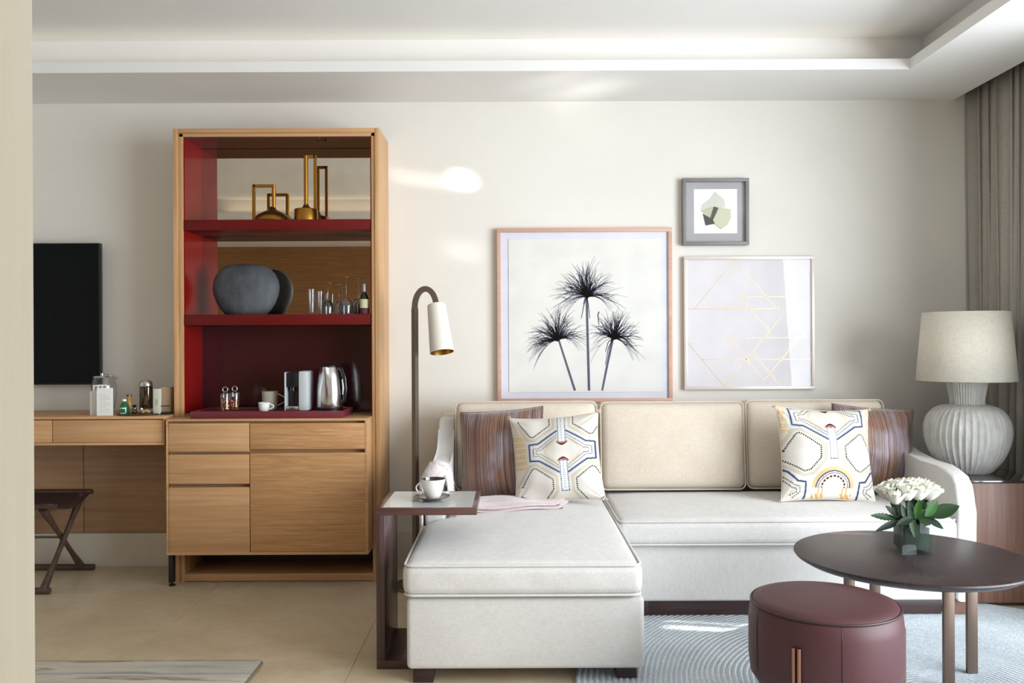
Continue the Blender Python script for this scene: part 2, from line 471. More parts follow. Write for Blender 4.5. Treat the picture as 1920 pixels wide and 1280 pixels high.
def tabletop():
    m = bpy.data.materials.new('dark brushed oak, radial grain'); t = NT(m)
    tc = t.add('ShaderNodeTexCoord'); s = t.add('ShaderNodeSeparateXYZ'); t.link(tc.outputs['Object'], s.inputs[0])
    ang = t.math('ARCTAN2', s.outputs[1], s.outputs[0])
    c = t.add('ShaderNodeCombineXYZ'); t.link(t.math('MULTIPLY', ang, 26), c.inputs[0])
    rr = t.math('SQRT', t.math('ADD', t.math('MULTIPLY', s.outputs[0], s.outputs[0]), t.math('MULTIPLY', s.outputs[1], s.outputs[1])))
    t.link(t.math('MULTIPLY', rr, 7), c.inputs[1])
    a = t.noise(c.outputs[0], 1.6, 5, 0.65)
    t.link(t.ramp(a, [(0.3, '231919'), (0.55, '352828'), (0.78, '4a3b3b')]), t.b.inputs['Base Color'])
    t.b.inputs['Roughness'].default_value = 0.36; t.bump(a, 0.35, 0.0015)
    return m
M['tabletop'] = tabletop()

# ================================================================== SETTING
WY = 4.79           # back wall
XL, XR, YF = -4.5, 2.72, -2.56
# floor slabs
fl = struct('floor', None, None, 'beige polished limestone floor of large slabs', cat='floor')
bm = B(XL-0.1, XR+0.1, YF-0.1, WY+0.1, -0.06, -0.012)
part('subfloor', bm, mat('grout', 'a89a82', 0.8), fl)
S = 0.9
tile_me = finish(B(0, S-0.0015, 0, S-0.0015, -0.012, 0.0, bev=0.0006), 'tile', False); tile_me.materials.append(M['stone'])
for i in range(9):
    for j in range(9):
        x = -5.12 + i*S; y = -2.95 + j*S
        if x > XR or y > WY: continue
        o = bpy.data.objects.new('tile', tile_me); COL.objects.link(o); o.parent = fl; o.location = (x, y, 0)

wb = struct('wall_back', B(XL, 3.0, WY, WY+0.12, 0, 3.0), M['wall'], 'warm off-white painted wall behind the sofa', cat='wall')
struct('wall_left', B(XL-0.12, XL, YF, WY, 0, 3.0), M['wall'], 'plain painted wall at the far left', cat='wall')
struct('wall_front', B(XL, 3.0, YF-0.12, YF, 0, 3.0), M['grass'], 'brown grasscloth wall opposite the sofa', cat='wall')
# right wall with the tall window opening
WX = 2.74; wy0, wy1, wz0, wz1 = -0.85, 3.40, 0.05, 2.5
bm = bmesh.new()
box(bm, WX, WX+0.15, YF, wy0, 0, 3.0); box(bm, WX, WX+0.15, wy1, WY, 0, 3.0)
box(bm, WX, WX+0.15, wy0, wy1, wz1, 3.0); box(bm, WX, WX+0.15, wy0, wy1, 0, wz0)
struct('wall_right', bm, M['wall'], 'window wall on the right behind the curtain', cat='wall')
win = struct('window_1', None, None, 'tall sliding window in the right wall', cat='window')
for i in range(4):
    a = wy0 + (wy1-wy0)*i/3
    part('window_mullion', B(WX+0.04, WX+0.10, a-0.03, a+0.03, wz0, wz1), M['frame_grey'], win)
for z in (wz0, wz1): part('window_rail', B(WX+0.04, WX+0.10, wy0, wy1, z-0.03, z+0.03), M['frame_grey'], win)
for i in range(3):
    a = wy0 + (wy1-wy0)*i/3; b = wy0 + (wy1-wy0)*(i+1)/3
    part('pane', B(WX+0.065, WX+0.072, a+0.03, b-0.03, wz0+0.03, wz1-0.03), M['window_glass'], win)

# ceiling with the lowered border and cove
SZ = 2.595; LZ = 2.648; CZ = 2.80
ix0, ix1, iy0, iy1 = -3.9, 1.985, 0.30, 4.245
bm = bmesh.new()
box(bm, XL, 3.0, YF, WY, 2.80, 2.95)
struct('ceiling', bm, M['ceiling'], 'white recessed ceiling above the cove', cat='ceiling')
g = 0.135
bm = bmesh.new()
# lowered border: a thin lip towards the room, solid box behind the cove
sx = 2.485
for (x0, x1, y0, y1) in ((XL, sx, iy1, WY), (XL, sx, YF, iy0), (XL, ix0, iy0, iy1), (ix1, sx, iy0, iy1)):
    box(bm, x0, x1, y0, y1, SZ, LZ)
struct('ceiling_border', bm, M['ceiling'], 'lowered white ceiling border with a thin lip around the recess', cat='ceiling')
bm = bmesh.new()
for (x0, x1, y0, y1) in ((XL, sx, iy1+g, WY), (XL, sx, YF, iy0-g), (XL, ix0-g, iy0-g, iy1+g), (ix1+g, sx, iy0-g, iy1+g)):
    box(bm, x0, x1, y0, y1, LZ, CZ)
struct('trim_1', bm, M['ceiling'], 'upright face of the light cove above the ceiling lip', cat='ceiling trim')
# skirting
bs = struct('baseboard_back', B(XL, 2.74, WY-0.012, WY, 0, 0.187, bev=0.002), M['stone_light'], 'pale limestone skirting along the back wall', cat='skirting')
# wood panels under the desk, on the back wall
for (a, b) in ((XL, PX(157, WY)), (PX(158.5, WY), -1.80)):
    part('panel', B(a, b, WY-0.014, WY, 0.190, 0.72, bev=0.0015), M['panel_wood'], wb, label='brown wood panel on the wall under the desk')

# pale wood post at the far left, close to the camera
_bm = bmesh.new(); _p = PX(63, 1.2)
prism(_bm, [(_p-0.12, 1.2), (_p, 1.2), (_p*1.045, 1.24), (_p-0.12, 1.24)], 0, 2.594, 'Z')
single('door_post', _bm, M['cream_wood'],
       'pale limed wood post filling the left edge of the picture, close to the camera', 'door post')

# cove light strips (LED, hidden behind the lip)
for k, (x, y, sx_, sy_) in enumerate(((-0.6, iy1+0.07, 5.0, 0.03), (-0.6, iy0-0.07, 5.0, 0.03))):
    l = area('cove_strip_light', (x, y, LZ+0.012), (x, y, 5), sx_, sy_, 1.0 if k == 0 else 3.0, (1.0, 0.82, 0.58))

# ------------------------------------------------------------------ curtain
def curtain():
    bm = bmesh.new()
    N = 420; y0, y1 = 3.45, 4.77
    zs = [0.015 + (2.70-0.015)*i/12 for i in range(13)]
    rows = []
    rnd = random.Random(3)
    ph = [rnd.uniform(0, 6.28) for _ in range(4)]
    for z in zs:
        row = []
        for i in range(N+1):
            t = i/N; y = y0+(y1-y0)*t
            f = 0.5+0.5*(z/2.7)
            q = 2*PI*(t*15 + 0.35*math.sin(t*9+ph[0]) + 0.12*math.sin(t*23+z*0.7+ph[1]))
            amp = 0.040*(0.75+0.3*math.sin(t*31+ph[2]))
            x = 2.575 + amp*math.sin(q) + 0.010*math.sin(2*q+z*0.8+ph[3]) - 0.02*(1-z/2.7)*math.sin(t*12)
            yy = y + 0.016*math.sin(2*q)
            row.append(bm.verts.new((x, min(yy, WY-0.012), z)))
        rows.append(row)
    for a, b in zip(rows, rows[1:]):
        for i in range(N): bm.faces.new((a[i], a[i+1], b[i+1], b[i]))
    o = single('curtain', bm, M['curtain'], 'taupe floor-length curtain hanging in folds at the right wall', 'curtain', smooth=True)
    s = o.modifiers.new('thickness', 'SOLIDIFY'); s.thickness = 0.003
curtain()

# ================================================================== ETAGERE (tall oak shelf unit with base cabinet)
HY0 = 4.46; HX0, HX1 = -1.768, -0.69; HT = 2.37
def shelf_unit():
    t = thing('display_cabinet', 'tall oak shelf cabinet with a burgundy inside against the wall', 'cabinet', ((HX0+HX1)/2, 4.62, 0))
    for (a, b, s) in ((HX0, HX0+0.05, 1), (HX1-0.043, HX1, -1)):
        bm = bmesh.new(); w = abs(b-a)
        if s > 0: box(bm, a, a+0.024, HY0, WY, 0, HT, bev=0.0012); box(bm, a+0.0245, b, HY0+0.006, WY-0.02, 0, HT-0.025, bev=0.0012)
        else: box(bm, b-0.024, b, HY0, WY, 0, HT, bev=0.0012); box(bm, a, b-0.0245, HY0+0.006, WY-0.02, 0, HT-0.025, bev=0.0012)
        part('side_panel', bm, M['oak_v'], t)
    ia, ib = HX0+0.05, HX1-0.043
    bm = bmesh.new(); box(bm, HX0+0.024, HX1-0.024, HY0, WY, HT-0.022, HT, bev=0.001); box(bm, ia-0.02, ib+0.02, HY0+0.006, WY-0.02, HT-0.042, HT-0.023, bev=0.001)
    part('top_panel', bm, M['oak'], t)
    part('bottom_panel', B(ia-0.001, ib+0.001, HY0+0.004, WY-0.02, 0.004, 0.042, bev=0.001), M['oak'], t)
    # burgundy lining
    part('lining', B(ia, ia+0.006, HY0+0.012, 4.72, 0.88, HT-0.042), M['red'], t, label='burgundy gloss lining')
    part('lining', B(ib-0.006, ib, HY0+0.012, 4.72, 0.88, HT-0.042), M['red'], t, label='burgundy gloss lining')
    part('lining', B(ia+0.006, ib-0.006, HY0+0.012, 4.72, HT-0.048, HT-0.042), M['plum'], t, label='dark plum underside of the top')
    z1 = PZ(609, HY0, 520); z1b = PZ(589, HY0, 520); z2 = PZ(430.5, HY0, 520); z2b = PZ(411, HY0, 520)
    part('shelf', B(ia+0.007, ib-0.007, HY0+0.004, 4.718, z1, z1b, bev=0.0015), M['red_edge'], t)
    part('shelf', B(ia+0.007, ib-0.007, HY0+0.004, 4.718, z2, z2b, bev=0.0015), M['red_edge'], t)
    part('mirror', B(ia, ib, 4.72, 4.724, z1b, z2), M['mirror'], t, smooth=False, label='mirror at the back of the shelf')
    part('mirror', B(ia, ib, 4.72, 4.724, z2b, HT-0.05), M['mirror'], t, smooth=False, label='mirror at the back of the shelf')
    part('back_panel', B(ia, ib, 4.72, 4.724, 0.88, z1), M['plum'], t, smooth=False, label='dark plum gloss back panel')
    part('back_panel', B(ia, ib, 4.726, 4.74, 0.03, HT-0.03), M['dark_wood'], t, smooth=False)
    return z1b, z2b
SH1, SH2 = shelf_unit()
BT = 0.866          # top of the base cabinet
def base_unit():
    Y0 = 4.32; 
    t = thing('drawer_cabinet', 'low oak drawer and door cabinet set into the foot of the shelf cabinet', 'cabinet', (-1.24, 4.4, 0))
    x0, x1 = PX(311.5, Y0, 900), PX(690, Y0, 900); z0, z1 = PZ(1040, Y0, 500), PZ(785, Y0, 500)
    bm = bmesh.new(); e = 0.011
    box(bm, x0, x1, Y0, HY0-0.003, z1-e, z1, bev=0.001); box(bm, x0, x1, Y0, HY0-0.003, z0, z0+0.014, bev=0.001)
    box(bm, x0, x0+e, Y0, HY0-0.003, z0+0.014, z1-e, bev=0.001); box(bm, x1-e-0.004, x1, Y0, HY0-0.003, z0+0.014, z1-e, bev=0.001)
    box(bm, x0+e, x1-e, Y0+0.045, HY0-0.003, z0+0.014, z1-e)
    box(bm, HX0+0.052, HX1-0.045, HY0-0.003, 4.715, z0, z1)
    part('carcass', bm, M['oak'], t)
    global BT; BT = z1
    def face(nm, xa, xb, ya, yb, m):
        part(nm, B(PX(xa, Y0, 900), PX(xb, Y0, 900), Y0+0.001, Y0+0.02, PZ(yb, Y0, 500), PZ(ya, Y0, 500), bev=0.001), m, t)
    face('drawer', 316.5, 467.5, 793, 846, M['oak'])
    face('drawer', 316.5, 467.5, 851.5, 906.5, M['oak'])
    face('door', 316.5, 467.5, 913, 1035, M['oak'])
    face('drawer', 469, 684.5, 793.5, 842, M['oak_wave'])
    face('door', 469, 684.5, 849, 1034, M['oak_wave'])
    # steel pivot pins seen at the left ends of the finger gaps
    for yy in (795, 849, 909.5):
        a = PX(315.3, Y0, 900); z = PZ(yy, Y0, 330)
        part('hinge_pin', B(a, a+0.005, Y0-0.001, Y0+0.02, z-0.011, z+0.011, bev=0.001), M['brass'], t)
    for xx in (325, ):
        a = PX(320, 4.40, 1060)
        bm = bmesh.new(); box(bm, a-0.006, a+0.018, 4.385, 4.42, 0.018, z0, bev=0.002)
        lg = part('leg', bm, M['black_matt'], t)
        bm = bmesh.new(); lathe(bm, [(0, 0), (0.016, 0), (0.016, 0.008), (0.006, 0.010), (0.006, 0.019), (0, 0.019)], 16, (a+0.006, 4.402, 0)); part('foot', bm, M['black'], lg)
base_unit()

# ------------------------------------------------------------------ wall desk and panel objects
DY0 = 4.34; DT = PZ(781, DY0, 200)
def desk():
    x1 = PX(308, DY0, 800); z0 = PZ(834.5, DY0, 200); zt = DT; x0 = -3.3
    t = thing('wall_desk', 'wall-hung oak desk with a row of slim drawers below the television', 'desk', ((x0+x1)/2, 4.5, z0))
    bm = bmesh.new(); box(bm, x0, x1, DY0, 4.775, zt-0.012, zt, bev=0.001); part('desk_top', bm, M['oak'], t)
    bm = bmesh.new(); box(bm, x0, x1, DY0+0.002, 4.775, z0, z0+0.012, bev=0.001); box(bm, x1-0.008, x1, DY0+0.002, 4.775, z0+0.012, zt-0.012)
    box(bm, x0, x1-0.008, DY0+0.03, 4.77, z0+0.012, zt-0.0125)
    part('carcass', bm, M['oak'], t)
    zb = z0+0.014; zz = zt-0.018
    for (a, b) in ((x0, PX(-140, DY0)), (PX(-138.5, DY0), PX(96.5, DY0, 800)), (PX(98, DY0, 800), PX(304, DY0, 800))):
        part('drawer', B(a, b, DY0+0.004, DY0+0.028, zb, zz, bev=0.001), M['oak'], t)
desk()

def tv():
    Yt = 4.71; x1 = PX(186.5, Yt, 590); z0 = PZ(721, Yt, 120); z1 = PZ(455.5, Yt, 120)
    t = thing('television', 'black flat television hanging on the wall above the desk', 'television', (x1-0.7, 4.78, z0))
    part('casing', B(x1-1.32, x1, Yt+0.001, 4.748, z0, z1, bev=0.003), M['black'], t)
    part('screen', B(x1-1.314, x1-0.006, Yt-0.001, Yt+0.0005, z0+0.010, z1-0.006), M['tv'], t)
    part('wall_bracket', B(x1-0.9, x1-0.4, 4.748, WY-0.001, z0+0.2, z1-0.2), M['black_matt'], t)
tv()

# ------------------------------------------------------------------ folding stool
def stool():
    X = -2.345
    t = thing('folding_stool', 'dark wooden cross-legged folding stool with a sling leather seat under the desk', 'stool', (X-0.24, 4.49, 0))
    for dx in (0, -0.48):
        x = X+dx
        def leg(a, b, xo):
            a = Vector((x+xo, a[0], a[1])); b = Vector((x+xo, b[0], b[1])); pts = [a.lerp(b, i/10) for i in range(11)]
            rad = [0.020, 0.019, 0.0155, 0.013, 0.0125, 0.0145, 0.0125, 0.013, 0.015, 0.018, 0.020]
            bm = bmesh.new(); tube(bm, pts, rad, 12); part('leg', bm, M['stool_wood'], t)
        leg((4.64, 0.425), (4.26, 0.02), 0.0)
        leg((4.31, 0.415), (4.70, 0.02), -0.03)
        bm = bmesh.new(); tube(bm, [(x-0.008, 4.478, 0.235), (x-0.022, 4.478, 0.235)], 0.010, 12); part('pivot', bm, M['bronze'], t)
    for (y, z) in ((4.255, 0.018), (4.705, 0.018)):
        bm = bmesh.new(); tube(bm, [(X-0.51, y, z), (X+0.035, y, z)], 0.017, 12); part('foot_rail', bm, M['stool_wood'], t)
    bm = bmesh.new(); tube(bm, [(X-0.48, 4.478, 0.235), (X-0.02, 4.478, 0.235)], 0.006, 8); part('stretcher', bm, M['bronze'], t)
    for (y, z) in ((4.66, 0.440), (4.29, 0.430)):
        bm = bmesh.new(); tube(bm, [(X-0.53, y, z), (X+0.05, y, z)], 0.013, 12); part('seat_rail', bm, M['stool_wood'], t)
    bm = bmesh.new(); N = 14; rows = []
    for i in range(N+1):
        a = i/N; y = 4.275+(4.675-4.275)*a; z = 0.447 - 0.055*math.sin(PI*a)**0.8 + 0.006*a
        rows.append([bm.verts.new((X-0.52+(0.56)*j/8 , y, z)) for j in range(9)])
    for a, b in zip(rows, rows[1:]):
        for j in range(8): bm.faces.new((a[j], a[j+1], b[j+1], b[j]))
    o = part('seat', bm, M['saddle'], t, smooth=True); s = o.modifiers.new('s', 'SOLIDIFY'); s.thickness = 0.005
stool()

# ------------------------------------------------------------------ things on the desk
def text_strip(t, x0, x1, y, zs, m, th=0.0012):
    bm = bmesh.new()
    for (z, a, b) in zs: box(bm, x0+(x1-x0)*a, x0+(x1-x0)*b, y-0.0006, y, z-th/2, z+th/2)
    return bm
inkline = mat('faint print', '9aa09a', 0.8)
def desk_things():
    Z = DT
    # white menu card leaning on a paper bag
    Y = 4.40
    x0, x1 = PX(181.5, Y, 750), PX(211.5, Y, 750); z1 = Z+(776-724)*Y/1600
    t = thing('menu_card', 'tall white printed card standing in front of the glass pitcher on the desk', 'card', ((x0+x1)/2, Y, Z))
    part('card', B(x0, x1, Y, Y+0.003, Z, z1), M['white'], t)
    part('print', text_strip(t, x0, x1, Y-0.0004, [(z1-0.035-0.011*i, 0.15, 0.85 if i % 3 else 0.6) for i in range(9)], None), inkline, t)
    bm = bmesh.new(); xa, xb = PX(173, Y+0.06, 750), PX(203, Y+0.06, 750); zb = Z+0.125
    box(bm, xa, xb, Y+0.035, Y+0.085, Z, zb)
    t = thing('paper_bag', 'small beige paper bag with looped handles behind the white card on the desk', 'bag', ((xa+xb)/2, Y+0.06, Z))
    part('bag_body', bm, M['paper'], t)
    for yy in (Y+0.037, Y+0.083):
        bm = bmesh.new(); tube(bm, [(xa+0.02, yy, zb-0.01), (xa+0.02, yy, zb+0.028), (xb-0.02, yy, zb+0.028), (xb-0.02, yy, zb-0.01)], 0.0035, 6, square=True); part('handle', bm, M['white'], t)
    # glass pitcher
    Y = 4.60; xc = PX(195, Y, 740); 
    t = thing('pitcher', 'clear glass pitcher with a steel handle behind the white card on the desk', 'pitcher', (xc, Y, Z))
    bm = bmesh.new(); lathe(bm, [(0, 0.002), (0.045, 0.002), (0.058, 0.04), (0.066, 0.10), (0.064, 0.15), (0.052, 0.19), (0.050, 0.19), (0.062, 0.15), (0.064, 0.10), (0.056, 0.042), (0.043, 0.006), (0, 0.006)], 28, (xc, Y, Z)); part('glass_body', bm, M['glass_g'], t)
    bm = bmesh.new(); tube(bm, [(xc-0.03, Y, Z+0.185), (xc-0.01, Y, Z+0.20), (xc+0.04, Y, Z+0.20), (xc+0.072, Y, Z+0.185)], 0.006, 8); part('handle', bm, M['steel'], t)
    bm = bmesh.new(); lathe(bm, [(0, 0.19), (0.05, 0.19), (0.045, 0.198), (0.008, 0.2), (0.008, 0.212), (0, 0.213)], 24, (xc-0.01, Y, Z)); part('lid', bm, M['steel'], t)
    # tray
    Y = 4.46; xa, xb = PX(221, Y, 770), PX(304, Y, 770); xc = (xa+xb)/2; rx = (xb-xa)/2
    bm = bmesh.new(); lathe(bm, [(0, 0.001), (rx-0.004, 0.001), (rx, 0.008), (rx-0.002, 0.009), (rx-0.008, 0.004), (0, 0.004)], 40, (0, 0, 0))
    for v in bm.verts: v.co.y *= 0.85
    single('round_tray', bm, M['glass_smoke'] if False else M['bronze'], 'oval dark metal tray on the right end of the desk', 'tray', loc=(xc, Y, Z))
    Zt = Z+0.0045
    # green bottle
    Y = 4.42; xc = PX(233, Y, 755); k = Y/1600
    t = thing('green_bottle', 'squat dark green bottle with a white cap and printed label on the desk tray', 'bottle', (xc, Y, Zt))
    bm = bmesh.new(); lathe(bm, [(0, 0), (0.023, 0), (0.0235, 0.004), (0.0235, 0.038), (0.019, 0.05), (0.010, 0.063), (0.0095, 0.068), (0, 0.068)], 24, (xc, Y, Zt)); part('glass_body', bm, M['green_glass'], t)
    bm = bmesh.new(); lathe(bm, [(0.0, 0.069), (0.0105, 0.069), (0.0105, 0.079), (0, 0.079)], 20, (xc, Y, Zt)); part('cap', bm, M['white'], t)
    bm = bmesh.new()
    for (za, zb, h) in ((0.030, 0.037, 0.75), (0.006, 0.010, 0.6)):
        for i in range(10):
            if i in (4,) and za > 0.02: continue
            a0 = -PI/2-h+2*h*i/10; a1 = a0+2*h/10*0.8
            q = [bm.verts.new((xc+0.0238*math.cos(a), Y+0.0238*math.sin(a), Zt+z)) for a, z in ((a0, za), (a1, za), (a1, zb), (a0, zb))]; bm.faces.new(q)
    part('label', bm, M['white'], t)
    Y = 4.52; xc = PX(242, Y, 755)
    t = thing('dispenser_bottle', 'small amber bottle with a bronze cap behind the green bottle', 'bottle', (xc, Y, Zt))
    bm = bmesh.new(); lathe(bm, [(0, 0), (0.017, 0), (0.018, 0.01), (0.017, 0.05), (0.010, 0.078), (0.008, 0.088), (0, 0.088)], 20, (xc, Y, Zt)); part('glass_body', bm, M['amber'], t)
    bm = bmesh.new(); lathe(bm, [(0, 0.088), (0.013, 0.088), (0.013, 0.097), (0, 0.097)], 20, (xc, Y, Zt)); part('cap', bm, M['bronze'], t)
    Y = 4.47; xc = PX(252, Y, 760)
    t = thing('stopper_bottle', 'tiny clear bottle with a dark stopper beside the amber bottle', 'bottle', (xc, Y, Zt))
    bm = bmesh.new(); lathe(bm, [(0, 0), (0.011, 0), (0.012, 0.004), (0.010, 0.03), (0, 0.032)], 16, (xc, Y, Zt)); part('glass_body', bm, M['glass_smoke'], t)
    bm = bmesh.new(); lathe(bm, [(0, 0.032), (0.006, 0.033), (0.013, 0.041), (0.007, 0.046), (0, 0.048)], 12, (xc, Y, Zt)); part('stopper', bm, M['black_matt'], t)
    # tall mirrored jar
    Y = 4.54; xc = PX(274, Y, 735)
    t = thing('shaker', 'tall shiny glass shaker with a domed top behind the biscuit bowl', 'shaker', (xc, Y, Zt))
    bm = bmesh.new(); lathe(bm, [(0, 0), (0.031, 0), (0.0335, 0.01), (0.0335, 0.135), (0.031, 0.137)], 26, (xc, Y, Zt)); part('glass_body', bm, mat('silvered glass', '6b5f52', 0.08, 0.9), t)
    bm = bmesh.new(); lathe(bm, [(0.033, 0.138), (0.0345, 0.142), (0.032, 0.162), (0.022, 0.172), (0, 0.175)], 26, (xc, Y, Zt)); part('lid', bm, M['steel'], t)
    # biscuit bowl
    Y = 4.42; xc = PX(271, Y, 762)
    t = thing('biscuit_bowl', 'low clear glass bowl of golden biscuits at the front of the desk tray', 'bowl', (xc, Y, Zt))
    bm = bmesh.new(); lathe(bm, [(0, 0.001), (0.03, 0.001), (0.041, 0.012), (0.043, 0.031), (0.0415, 0.031), (0.0395, 0.013), (0.029, 0.003), (0, 0.003)], 24, (xc, Y, Zt)); part('glass_body', bm, M['glass'], t)
    rnd = random.Random(2); bm = bmesh.new()
    for i in range(11):
        a = rnd.uniform(0, 6.28); r = rnd.uniform(0, 0.024)
        mm = Matrix.Translation((xc+r*math.cos(a), Y+r*math.sin(a), Zt+0.012+rnd.uniform(0, 0.01))) @ Euler((rnd.uniform(-.6, .6), rnd.uniform(-.6, .6), a)).to_matrix().to_4x4() @ Matrix.Diagonal((0.012, 0.009, 0.005, 1))
        bmesh.ops.create_icosphere(bm, subdivisions=2, radius=1, matrix=mm)
    single('biscuits', bm, M['nut'], 'heap of golden biscuits inside the low glass bowl', 'biscuits', kind='stuff', smooth=True)
    # cards at the right
    Y = 4.43; xa, xb = PX(287, Y, 745), PX(300, Y, 745); zc = Z+(770-721)*Y/1600
    t = thing('narrow_card', 'narrow pale card with a small grey symbol standing at the right end of the desk', 'card', ((xa+xb)/2, Y, Zt))
    part('card', B(xa, xb, Y, Y+0.02, Zt, zc, bev=0.001), mat('sage card', 'c6c7b5', 0.7), t)
    bm = bmesh.new(); xm = (xa+xb)/2; zm = Zt+0.062
    for (oz, rr) in ((0.010, 0.006), (0.0, 0.0075), (-0.010, 0.006)):
        pts = [(xm+rr*0.8*math.cos(a), Y-0.0005, zm+oz+rr*math.sin(a)) for a in [2*PI*i/12 for i in range(12)]]
        tube(bm, pts, 0.0007, 4, closed=True)
    part('symbol', bm, mat('symbol print', '8b7c6c', 0.8), t)
    Y = 4.50; xa, xb = PX(301, Y, 745), PX(320, Y, 745)
    single('beige_box', B(xa, xb, Y, Y+0.05, Z, Z+0.14, bev=0.001), mat('kraft card', 'c6a98e', 0.75), 'plain beige cardboard box at the right end of the desk beside the shelf unit', 'box')
    Y = 4.47; xa, xb = PX(302, Y, 760), PX(323, Y, 760)
    t = thing('wire_stand', 'thin black metal stand at the very right end of the desk', 'stand', ((xa+xb)/2, Y, Z))
    bm = bmesh.new(); tube(bm, [(xa, Y-0.03, Z+0.045), (xb, Y-0.03, Z+0.047)], 0.0022, 6); tube(bm, [(xa, Y-0.03, Z+0.008), (xa, Y-0.03, Z+0.045)], 0.0022, 6); part('rail', bm, M['black_matt'], t)
    part('plate', B(xa-0.01, xb, Y-0.035, Y+0.02, Z+0.0055, Z+0.012), M['black_matt'], t)
desk_things()

# ================================================================== things on the shelves
def gold_things():
    Z = SH2; Y = 4.58; k = Y/1600
    c = PX(511, Y, 390)
    t = thing('brass_sculpture', 'low domed brass vase with a tall square loop handle on the top shelf', 'vase', (c, Y, Z))
    h = (414-388)*k
    bm = bmesh.new(); lathe(bm, [(0, 0), (0.098, 0), (0.100, 0.006), (0.094, 0.022), (0.078, 0.040), (0.052, 0.055), (0.030, 0.064), (0.018, 0.074), (0.012, 0.085), (0.0, 0.085)], 40, (c, Y, Z)); part('vase_body', bm, M['gold'], t)
    xt = PX(513.5, Y, 380); xl = PX(476, Y, 380); zt = PZ(348.5, Y, 500)
    bm = bmesh.new(); tube(bm, [(xt, Y, Z+0.08), (xt, Y, zt+0.004)], 0.0105, 16); part('neck', bm, M['gold'], t)
    bm = bmesh.new(); tube(bm, [(xt, Y, zt), (xl, Y, zt)], 0.0075, 12, square=True); tube(bm, [(xl, Y, zt+0.0075), (xl, Y, Z+0.010)], 0.0075, 12, square=True); part('handle', bm, M['gold'], t)
    c = PX(574, Y, 390)
    t = thing('brass_sculpture', 'brass drum-shaped vase with a very tall narrow loop handle on the top shelf', 'vase', (c, Y, Z))
    bm = bmesh.new(); lathe(bm, [(0, 0), (0.060, 0), (0.063, 0.003), (0.063, 0.066), (0.060, 0.070), (0.032, 0.072), (0.018, 0.084), (0.0125, 0.096), (0, 0.096)], 40, (c, Y, Z)); part('vase_body', bm, M['gold'], t)
    zt = PZ(294, Y, 580); xr = PX(591, Y, 340)
    bm = bmesh.new(); tube(bm, [(c, Y, Z+0.09), (c, Y, zt+0.006)], 0.0115, 16); part('neck', bm, M['gold'], t)
    bm = bmesh.new(); tube(bm, [(c, Y, zt), (xr, Y, zt)], 0.0075, 12, square=True); tube(bm, [(xr, Y, zt+0.0075), (xr, Y, Z+0.068)], 0.0075, 12, square=True); part('handle', bm, M['gold'], t)
gold_things()

def moon_vase():
    Y = 4.575; Z = SH1; c = PX(461.5, Y, 540)
    bm = bmesh.new(); W = (524-399)*Y/1600/2; H = PZ(495, Y, 460)-Z
    lathe(bm, [(0, 0), (0.56*W, 0), (0.62*W, H*0.015), (0.76*W, H*0.11), (0.88*W, H*0.24), (0.97*W, H*0.40), (1.0*W, H*0.54), (0.97*W, H*0.68), (0.88*W, H*0.80), (0.74*W, H*0.90), (0.58*W, H*0.96), (0.44*W, H*0.985), (0.34*W, H*0.978), (0.24*W, H*0.995), (0.20*W, H), (0.17*W, H*0.93), (0, H*0.9)], 64)
    for v in bm.verts:
        v.co.y *= 0.40
    single('moon_vase', bm, M['charcoal'], 'large flattened round charcoal vase on the middle shelf', 'vase', smooth=True, loc=(c, Y, Z))
moon_vase()

